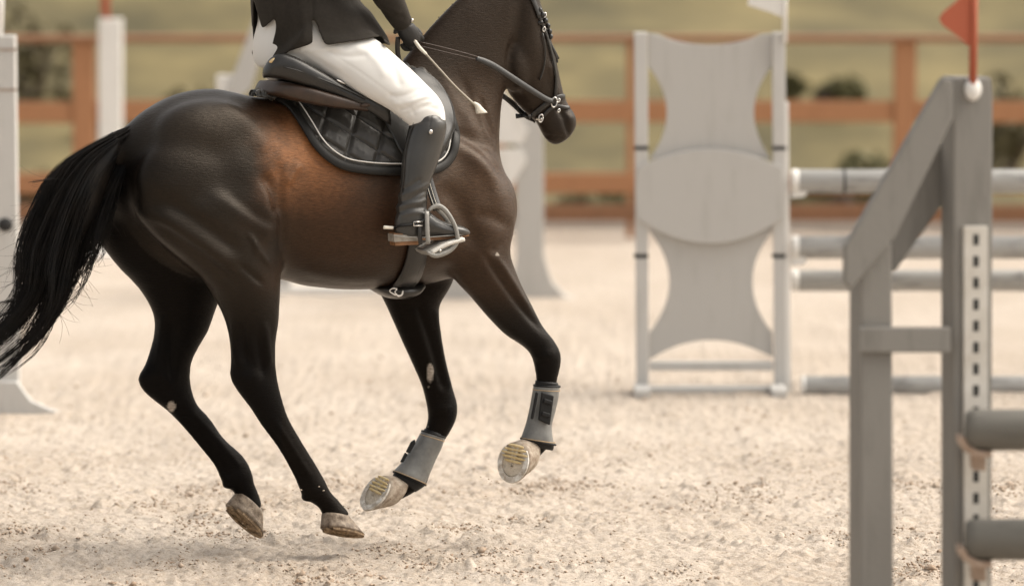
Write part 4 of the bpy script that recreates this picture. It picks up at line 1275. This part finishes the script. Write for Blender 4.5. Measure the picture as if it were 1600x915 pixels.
for ed in bm.edges:
    if ed.is_boundary:
        for p_, q_ in ((ed.verts[0], ed.verts[1]), (ed.verts[1], ed.verts[0])): nb_.setdefault(p_.index, []).append(q_.index)
for _ in range(26):       # a clean sewn hem
    new = {i: bm.verts[i].co * .5 + sum((bm.verts[j].co for j in js), Vector()) * (.5 / len(js)) for i, js in nb_.items() if len(js) == 2}
    for i, c_ in new.items(): bm.verts[i].co = c_
bm.to_mesh(jme); bm.free()
jk = link('jacket', jme, M['jacket'], person); solid(jk, .005, -1)
jk.data.update()
for s in (1,):
    MB().add(*tube(hpath([(644, 30, .175), (643.5, 34, .176)]), .006, 8)).build('cuff_button', M['metal'], jk)

# gloved hands closed on the reins
def hand(s):
    h = MB(); f = lambda u, v, l: HP(u, v, l * s)
    h.add(*loft([(620, 47, 645, 36, .138 * s, .032), (623, 55, 652, 45, .134 * s, .034), (630, 66, 656, 55, .128 * s, .032), (638, 73, 655, 64, .122 * s, .026)], HP, n=18, sub=3))
    for k in range(4):
        t = k / 3; a = np.array([656 - 16 * t, 57 + 14 * t])
        r = [.0105, .011, .0105, .009][k]
        P = [f(a[0] - 8, a[1] - 8, .128), f(a[0], a[1], .126), f(a[0] + 3, a[1] + 5, .105), f(a[0] - 7, a[1] + 6, .088), f(a[0] - 13, a[1] - 1, .094)]
        h.add(*tube(P, [r * 1.1, r * 1.1, r, r * .95, r * .85], 10, 3))
    h.add(*tube([f(630, 44, .11), f(642, 43, .092), f(652, 48, .088), f(658, 55, .094)], [.014, .0125, .011, .009], 10, 3))
    h.add(*tube([f(618, 52, .135), f(617, 46, .135)], [.010, .006], 8, 3))
    me = remesh(h, .0028, 'glove'); shrinkless(me, 4)
    return link('glove', me, M['glove'], person)
hand(1); hand(-1)

# helmet
hl = MB(); hl.add(*loft([(512, -345, 612, -352, 0, .095), (510, -370, 612, -372, 0, .10), (518, -400, 603, -402, 0, .092), (540, -424, 585, -425, 0, .055)], HP, n=26, sub=4))
hl.add(*loft([(606, -352, 606, -360, 0, .075), (625, -345, 625, -350, 0, .06), (640, -338, 640, -341, 0, .03)], HP, n=16, sub=3))
he = remesh(hl, .006, 'helmet'); shrinkless(he, 8); link('helmet', he, M['jacket'], person)

# tall boots
for s in (1, -1):
    mk = (lambda X: X) if s == 1 else (lambda X: list(HP.mirror(X)))
    b = MB()
    b.add(*loft([(694, 186, 642, 193, .37, .064), (696, 200, 639, 203, .374, .063), (692, 222, 634, 224, .378, .059), (685, 248, 629, 250, .383, .057), (675, 275, 627, 278, .388, .052),
                 (667, 296, 625, 298, .392, .045), (664, 312, 622, 314, .395, .041), (666, 328, 619, 332, .397, .040), (670, 342, 617, 346, .398, .040), (672, 358, 617, 362, .398, .038), (670, 368, 618, 370, .398, .036)], HP, n=30, sub=5, cap=.1))
    b.add(*loft([(640, 330, 640, 370, .398, .036), (662, 325, 660, 371, .400, .040), (685, 342, 683, 371, .404, .046), (705, 348.5, 703, 370, .406, .048), (722, 353, 720, 369, .406, .040), (733, 359.5, 732, 367.5, .402, .020)], HP, n=22, sub=5))
    b.add(*ellipsoid(HP(668, 186, .372), [HP.F * .052, HP.R * .060, Z * .028]))
    me = remesh(b, .0045, 'boot'); shrinkless(me, 10)
    V = get_v(me); uv = project(V); Nn = get_n(me); d = np.zeros(len(V))
    for pts, wd, h in [([(624, 306), (642, 300), (660, 292), (668, 288)], 3.2, 4), ([(623, 316), (640, 312), (655, 303), (664, 299)], 2.6, -4.5), ([(621, 324), (640, 318), (655, 316), (664, 312)], 3, 4.5), ([(620, 333), (640, 326), (660, 324)], 2.6, -4), ([(622, 298), (640, 291), (655, 281)], 3, -3),
                       ([(644, 196), (637, 215), (631, 245), (629, 280), (624, 310), (619, 340)], 2.0, -2.4), ([(630, 336), (650, 332), (668, 335)], 2.5, 2.5), ([(674, 176), (671, 200)], 1.2, -1.6), ([(684, 350), (700, 356), (726, 362)], 1.5, -1.2), ([(712, 352), (712, 368)], 1.2, -1.5)]:
        q, _ = polydist(uv, catmull(np.array(pts, float), 4)); d += h * .001 * np.exp(-(q / wd) ** 2)
    V = V + Nn * d[:, None]
    if s == -1: V = HP.mirror(V)
    set_v(me, V)
    if s == -1: me.flip_normals()
    bo = link('boot', me, M['boot'], person)
    so = slab([(616, 364), (655, 367), (656, 371), (690, 370), (733, 366), (733.5, 368.5), (700, 374), (668, 375.5), (656, 374), (655, 382), (618, 384)], .370, .424, HP)
    MB().add(mk(so[0]), so[1]).build('boot_sole', M['sole'], bo, False)
    we = slab([(615.5, 366), (656, 368), (656, 376), (616, 378)], .368, .428, HP); MB().add(mk(we[0]), we[1]).build('heel_block', M['heel'], bo, False)
    zp = tube(hpath([(646, 192, .428), (638, 214, .430), (632, 245, .434), (630, 280, .432), (625, 310, .430)]), .0016, 5, 4); MB().add(mk(zp[0]), zp[1]).build('zip', M['leather'], bo)
    el = ellipsoid(HP(673, 206, .439), [HP.F * .0085, HP.R * .005, Z * .0085], 12, 8); MB().add(mk(el[0]), el[1]).build('press_stud', M['metal'], bo)
    wt = tube(hpath([(617, 369, .445), (656, 371, .445), (690, 369, .446), (715, 367, .444), (732, 366, .42)]), .0022, 6, 4); MB().add(mk(wt[0]), wt[1]).build('welt', M['grey_plastic'], bo)
    sp = tube(hpath([(600, 355, .40), (607, 355.5, .40), (614, 356, .40)]), [.007, .0065, .006], 10, 3); spur = MB().add(mk(sp[0]), sp[1]).build('spur', M['cream'], bo)
    sp = tube(hpath([(613, 356, .40), (619, 355, .405), (623, 353, .43), (634, 352, .442), (650, 350, .444)]), .0048, 8, 4); MB().add(mk(sp[0]), sp[1]).build('spur_arm', M['rubber'], spur)
    sp = ribbon(hpath([(650, 350, .444), (662, 345, .446), (668, 338, .446), (672, 334, .43)]), .013, .004, HP.R, 4); MB().add(mk(sp[0]), sp[1]).build('spur_strap', M['leather'], spur)
    sp = ribbon(hpath([(656, 350, .446), (656, 365, .450), (657, 382, .448)]), .016, .004, HP.R, 4); MB().add(mk(sp[0]), sp[1]).build('spur_strap', M['leather'], spur)
    c = HP(653, 349.5, .450); rp = [c + HP.F * a * .017 + Z * b * .0075 for a, b in ((-1, -1), (1, -1), (1, 1), (-1, 1), (-1, -1))]
    sp = tube(rp, .0028, 6); MB().add(mk(sp[0]), sp[1]).build('spur_buckle', M['metal'], spur)

# riding crop held in the right hand
crop = thing('riding_crop', 'thin tan riding crop with white flared end held in the rider\'s right hand', 'riding crop', tuple(HP(650, 68, .15)))
MB().add(*tube(hpath([(560, -60, .17), (610, 10, .16), (650, 66, .155)]), [.0025, .003, .0035], 8, 6)).build('lash_shaft', M['whip'], crop)
MB().add(*tube(hpath([(648, 64, .155), (656, 75, .157), (666, 85, .16)]), [.0065, .007, .0055], 10, 5)).build('collar', M['cream'], crop)
MB().add(*tube(hpath([(664, 83, .16), (690, 112, .168), (712, 136, .175), (735, 158, .18), (742, 164, .18)]), [.0042, .0044, .0044, .0055, .0065], 10, 6)).build('shaft', M['whip'], crop)
MB().add(*loft([(738, 162, 742, 159, .18, .007), (742, 168, 749, 162.5, .18, .009), (743, 175, 755, 169, .18, .010), (744, 178, 762, 176, .18, .008)], HP, n=12, sub=4, cap=.1)).build('knob', M['cream'], crop)
# ================================================================== JUMP STANDS AND POLES
def ground_depth(v): return CAM_H * FPX / (v + 268.0)

# ---- grey panelled stand in the middle distance
Y1 = ground_depth(620)
P1 = Plane(1110, 400, Y1, 0.0)
st = thing('panelled_jump_stand', 'grey jump stand with hourglass panels and an oval board, black bands on its posts', 'jump stand', tuple(on_ground(1110, 620)))
for a, b in ((991, 1012), (1207, 1227)):
    for v0, v1 in ((51, 229), (234, 397), (403, 607)):
        board('post', [(a + (v0 - 51) * .006, v0), (b + (v0 - 51) * .003, v0), (b + (v1 - 51) * .003, v1), (a + (v1 - 51) * .006, v1)], -.035, .035, P1, M['greyframe'], st)
    for v in (231.5, 400):
        board('band', [(a, v - 3), (b + 1, v - 3), (b + 1, v + 3), (a, v + 3)], -.0365, .0365, P1, M['joint'], st, 0)
def arc(x0, y0, x1, y1, xm, ym, n=14):
    t = np.linspace(0, 1, n); cx, cy = 2 * xm - (x0 + x1) / 2, 2 * ym - (y0 + y1) / 2
    return [((1 - q) ** 2 * x0 + 2 * q * (1 - q) * cx + q * q * x1, (1 - q) ** 2 * y0 + 2 * q * (1 - q) * cy + q * q * y1) for q in t]
up = [(1013, 53), (1028, 54)] + arc(1032, 57, 1186, 57, 1109, 71)[1:-1] + [(1190, 54), (1206, 53)] + arc(1206, 104, 1206, 250, 1178, 176) + arc(1205, 252, 1014, 252, 1110, 236)[1:-1] + arc(1014, 250, 1013, 104, 1042, 176)
board('upper_panel', up, -.012, .012, P1, M['greypanel'], st, .004)
ov = arc(996, 262, 1222, 262, 1109, 233, 20) + [(1225, 300)] + arc(1222, 342, 997, 342, 1110, 381, 20) + [(993, 300)]
board('oval_board', ov, .037, .060, P1, M['greypanel'], st, .005)
lo = [(1016, 350), (1206, 350)] + arc(1206, 362, 1207, 520, 1176, 441) + [(1208, 558)] + arc(1206, 558, 1018, 560, 1110, 531, 18)[1:-1] + [(1014, 562)] + arc(1014, 520, 1015, 362, 1046, 441)
board('lower_panel', lo, -.012, .012, P1, M['greypanel'], st, .004)
board('cross_bar', [(1015, 565), (1208, 565), (1208, 579), (1015, 579)], -.03, .03, P1, M['greyframe'], st)
board('sill', [(996, 605), (1229, 605), (1229, 621), (996, 621)], -.05, .05, P1, M['greyframe'], st)
for u in (1004, 1218):
    for t0, t1 in ((.051, .34), (-.34, -.051)):
        board('foot', [(u - 12, 609), (u + 12, 609), (u + 12, 622), (u - 12, 622)], t0, t1, P1, M['greyframe'], st)
board('cup_track', [(1224, 160), (1232, 160), (1236, 620), (1228.5, 620)], -.03, .03, P1, M['white'], st, .003)
for v in (299, 405):
    board('cup', [(1236, v - 14), (1240, v - 10), (1244, v - 5), (1258, v - 4), (1262, v + 3), (1256, v + 9), (1236, v + 11)], -.035, .035, P1, M['white'], st, .004)
wf = thing('white_flag', 'white flag on a thin stick at the top of the panelled stand', 'flag', tuple(P1(1228, 60, .05)))
MB().add(*tube([P1(1226.5, 66, .05), P1(1226.5, -60, .05)], .011, 10)).build('stick', M['white'], wf)
board('cloth', [(1224, 28), (1205, 20), (1168, 8), (1172, -10), (1224, -48)], .046, .052, P1, M['white'], wf, 0)

# ---- poles of the far jump
def pole(label, u0, v, rpx, Y, m, ubeg_cap=12, length=3.4, group=None, bands=()):
    r = rpx * Y / FPX; a = at_depth(u0, v, Y); X = np.array([1.0, 0, 0])
    t = thing('jump_pole', label, 'pole', tuple(a), group)
    th = np.linspace(0, math.tau, 25)[:-1]
    def seg(name, x0, x1, rr, mm):
        ring = lambda x, k: a + X * x + np.outer(np.cos(th) * rr * k, [0, 1, 0]) + np.outer(np.sin(th) * rr * k, [0, 0, 1])
        MB().add(*tube_rings([ring(x0, .93), ring(x0 + .006, 1), ring((x0 + x1) / 2, 1.0), ring(x1 - .006, 1), ring(x1, .93)], 0)).build(name, mm, t)
    cw = ubeg_cap * Y / FPX
    seg('end_cap', 0, cw, r * 1.02, M['white']); seg('shaft', cw, length - cw, r, m); seg('end_cap', length - cw, length, r * 1.02, M['white'])
    for k, x in enumerate(bands): seg('band', x, x + .024, r * 1.012, M['joint'])
    return t
G1 = 'grey poles of the far jump'
pole('grey jump pole with a dark band, topmost of the far jump', 1236, 283, 18.5, Y1, M['pole'], bands=(.25,), group=G1)
pole('grey jump pole second from the top of the far jump', 1236, 386.5, 18, Y1, M['pole'], group=G1)
pole('grey jump pole of the far jump, just above the arena sand band', 1236, 438, 17, Y1 + .25, M['pole'], group=G1)
pole('grey pole lying on the sand beside the panelled stand', 1252, 603, 16.5, Y1 - .1, M['pole'], group=G1, ubeg_cap=6)

# ---- grey wing stand close to the camera on the right
Y2 = 16.5
P2 = Plane(1517, 500, Y2, math.radians(17))
w = thing('grey_jump_wing', 'grey timber jump wing with sloping boards and a white slotted track, close on the right', 'jump wing', tuple(on_ground(1440, 1122)))
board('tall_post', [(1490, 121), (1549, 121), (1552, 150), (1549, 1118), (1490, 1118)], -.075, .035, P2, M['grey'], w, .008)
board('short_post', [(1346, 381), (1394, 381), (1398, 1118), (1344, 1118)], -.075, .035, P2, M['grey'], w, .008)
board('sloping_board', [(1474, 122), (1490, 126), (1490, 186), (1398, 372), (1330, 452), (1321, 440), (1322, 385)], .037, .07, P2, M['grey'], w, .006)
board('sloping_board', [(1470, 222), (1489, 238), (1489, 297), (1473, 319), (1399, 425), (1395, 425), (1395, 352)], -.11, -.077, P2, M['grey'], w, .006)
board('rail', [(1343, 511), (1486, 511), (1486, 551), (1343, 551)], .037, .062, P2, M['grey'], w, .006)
for u in (1371, 1520):
    for t0, t1 in ((.036, .42), (-.46, -.076)):
        board('foot', [(u - 30, 1078), (u + 30, 1078), (u + 30, 1122), (u - 30, 1122)], t0, t1, P2, M['grey'], w, .008)
board('sill', [(1400, 1078), (1488, 1078), (1488, 1114), (1400, 1114)], -.06, .03, P2, M['grey'], w, .008)
tr = board('slotted_track', [(1506, 353), (1544, 353), (1544, 1106), (1507, 1106)], .0355, .048, P2, M['whitetrack'], w, .003)
for k in range(22):
    v = 375 + 33.6 * k
    if v < 1095: board('slot', [(1521, v - 9), (1529.5, v - 9), (1529.5, v + 8), (1521, v + 8)], .040, .0492, P2, M['black'], tr, 0)
el = ellipsoid(P2(1520, 140, .045), [P2.F * .028, P2.R * .02, Z * .036], 16, 10); MB().add(*el).build('flag_socket', M['white'], w)
rf = thing('red_flag', 'small red flag on a red stick above the grey wing', 'flag', tuple(P2(1520, 128, .05)))
MB().add(*tube([P2(1520, 132, .05), P2(1522, -40, .05)], .013, 10)).build('stick', M['red'], rf)
board('cloth', [(1516, 72), (1490, 52), (1474, 40), (1468, 30), (1474, 20), (1496, 2), (1518, -22)], .046, .054, P2, M['red'], rf, 0)
X = np.array([1.0, 0, 0])
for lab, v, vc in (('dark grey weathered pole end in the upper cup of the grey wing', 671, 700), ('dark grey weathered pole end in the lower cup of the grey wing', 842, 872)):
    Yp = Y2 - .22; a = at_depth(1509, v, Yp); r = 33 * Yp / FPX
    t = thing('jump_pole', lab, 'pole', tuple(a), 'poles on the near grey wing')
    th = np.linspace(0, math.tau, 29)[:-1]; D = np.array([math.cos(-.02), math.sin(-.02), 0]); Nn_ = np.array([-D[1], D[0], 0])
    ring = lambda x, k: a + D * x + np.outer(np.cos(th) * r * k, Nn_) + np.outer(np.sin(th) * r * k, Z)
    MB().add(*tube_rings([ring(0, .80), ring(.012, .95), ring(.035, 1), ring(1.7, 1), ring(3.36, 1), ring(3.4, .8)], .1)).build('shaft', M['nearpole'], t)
    cup = thing('jump_cup', 'rusty white cup under the ' + ('upper' if v < 700 else 'lower') + ' near pole', 'jump cup', tuple(at_depth(1520, vc, Yp)), 'cups on the near grey wing')
    b = MB()
    P3 = Plane(1517, v, Yp, 0.0)
    board('cradle', [(1497, vc - 17), (1507, vc - 18), (1514, vc - 4), (1530, vc + 4), (1552, vc + 6), (1548, vc + 14), (1528, vc + 16), (1506, vc + 4), (1498, vc - 6)], -.05, .05, P3, M['cup'], cup, .005)
    board('tang', [(1517, vc + 12), (1541, vc + 14), (1541, vc + 36), (1519, vc + 34)], -.115, -.05, P3, M['cup'], cup, .005)

# ---- white stand at the left edge
Y3 = ground_depth(655)
P4 = Plane(10, 400, Y3, 0.0)
w = thing('white_jump_stand', 'white jump stand with a dark cup knob at the left edge of the picture', 'jump stand', tuple(on_ground(10, 655)))
board('post', [(-6, 56), (23, 56), (28, 470), (30, 648), (-6, 648)], -.05, .05, P4, M['greyframe'], w)  # white post painted pale grey: the edge's vignette dimming is put into its colour
board('post', [(-150, 56), (-120, 56), (-120, 648), (-150, 648)], -.05, .05, P4, M['white'], w)
for v in (76, 139): board('strip', [(-7, v), (27, v), (27, v + 3), (-7, v + 3)], .0505, .054, P4, M['cup'], w, 0)
for v in (120, 300, 480): board('rail', [(-119, v), (-7, v), (-7, v + 40), (-119, v + 40)], -.02, .02, P4, M['white'], w)
MB().add(*ellipsoid(P4(8, 351, .052), [X * .036, P4.R * .022, Z * .033], 14, 8)).build('cup_knob', M['black'], w)
board('foot', [(-10, 596), (26, 596), (48, 626), (80, 640), (106, 646), (106, 656), (-10, 658)], .051, .10, P4, M['greyframe'], w)  # vignette dimming put into the foot's grey as well
board('base_rail', [(-155, 640), (-10, 640), (-10, 656), (-155, 656)], -.06, .05, P4, M['white'], w)
MB().add(*tube([P4(-1, 60, .0), P4(2, -60, .0)], .018, 10)).build('flag_stick', M['white'], w)

# ---- white post with red flag far behind the croup
Y5 = ground_depth(402)
P5 = Plane(172, 200, Y5, 0.0)
w = thing('white_jump_post', 'tall white jump post with a red flag stick standing far behind the croup', 'jump stand', tuple(on_ground(172, 402)))
board('post', [(154, 30), (190, 30), (190, 400), (154, 400)], -.06, .06, P5, M['white'], w)
MB().add(*tube([P5(167, 34, .0), P5(167, -50, .0)], .018, 10)).build('flag_stick', M['red'], w)
board('flag', [(158, 22), (166, 24), (166, -30), (157, -20)], -.005, .005, P5, M['red'], w, 0)
board('foot', [(120, 396), (225, 396), (240, 405), (110, 405)], -.3, .3, P5, M['white'], w)

# ---- stand with sloping board behind the rider
Y6 = ground_depth(468)
P6 = Plane(400, 200, Y6, 0.0)
w = thing('sloping_jump_wing', 'pale jump wing with a sloping grey board half hidden behind the rider', 'jump wing', tuple(on_ground(450, 468)))
board('tall_post', [(418, 8), (455, 8), (455, 462), (418, 462)], -.05, .05, P6, M['greypanel'], w)
board('short_post', [(338, 118), (366, 118), (366, 462), (338, 462)], -.05, .05, P6, M['white'], w)
board('sloping_board', [(404, 12), (430, 12), (392, 140), (352, 170), (352, 150)], .051, .09, P6, M['greypanel'], w)
board('base', [(330, 448), (600, 448), (608, 470), (322, 470)], -.06, .06, P6, M['white'], w)
MB().add(*ellipsoid(P6(521, 476, .062), [X * .022, P6.R * .012, Z * .02], 10, 6)).build('bolt', M['orange'], w)

# ---- grey stand with white panels behind the neck
Y7 = ground_depth(474)
P7 = Plane(800, 300, Y7, 0.0)
w = thing('white_panel_jump_stand', 'grey jump stand with pointed white panels standing behind the horse neck', 'jump stand', tuple(on_ground(800, 474)))
board('post', [(805, 60), (848, 60), (850, 400), (862, 440), (885, 464), (905, 468), (905, 474), (780, 474), (800, 440), (806, 400)], -.05, .05, P7, M['greypanel'], w)
board('post', [(690, 60), (725, 60), (727, 400), (738, 440), (748, 464), (752, 474), (672, 474), (686, 440), (690, 400)], -.05, .05, P7, M['greypanel'], w)
board('panel', [(726, 130), (780, 130), (812, 180), (824, 204), (816, 225), (726, 225)], .051, .075, P7, M['white'], w)
board('panel', [(726, 232), (816, 232), (822, 252), (800, 290), (780, 318), (726, 318)], .051, .075, P7, M['white'], w)
board('rail', [(726, 330), (804, 330), (804, 360), (726, 360)], -.02, .02, P7, M['greypanel'], w)
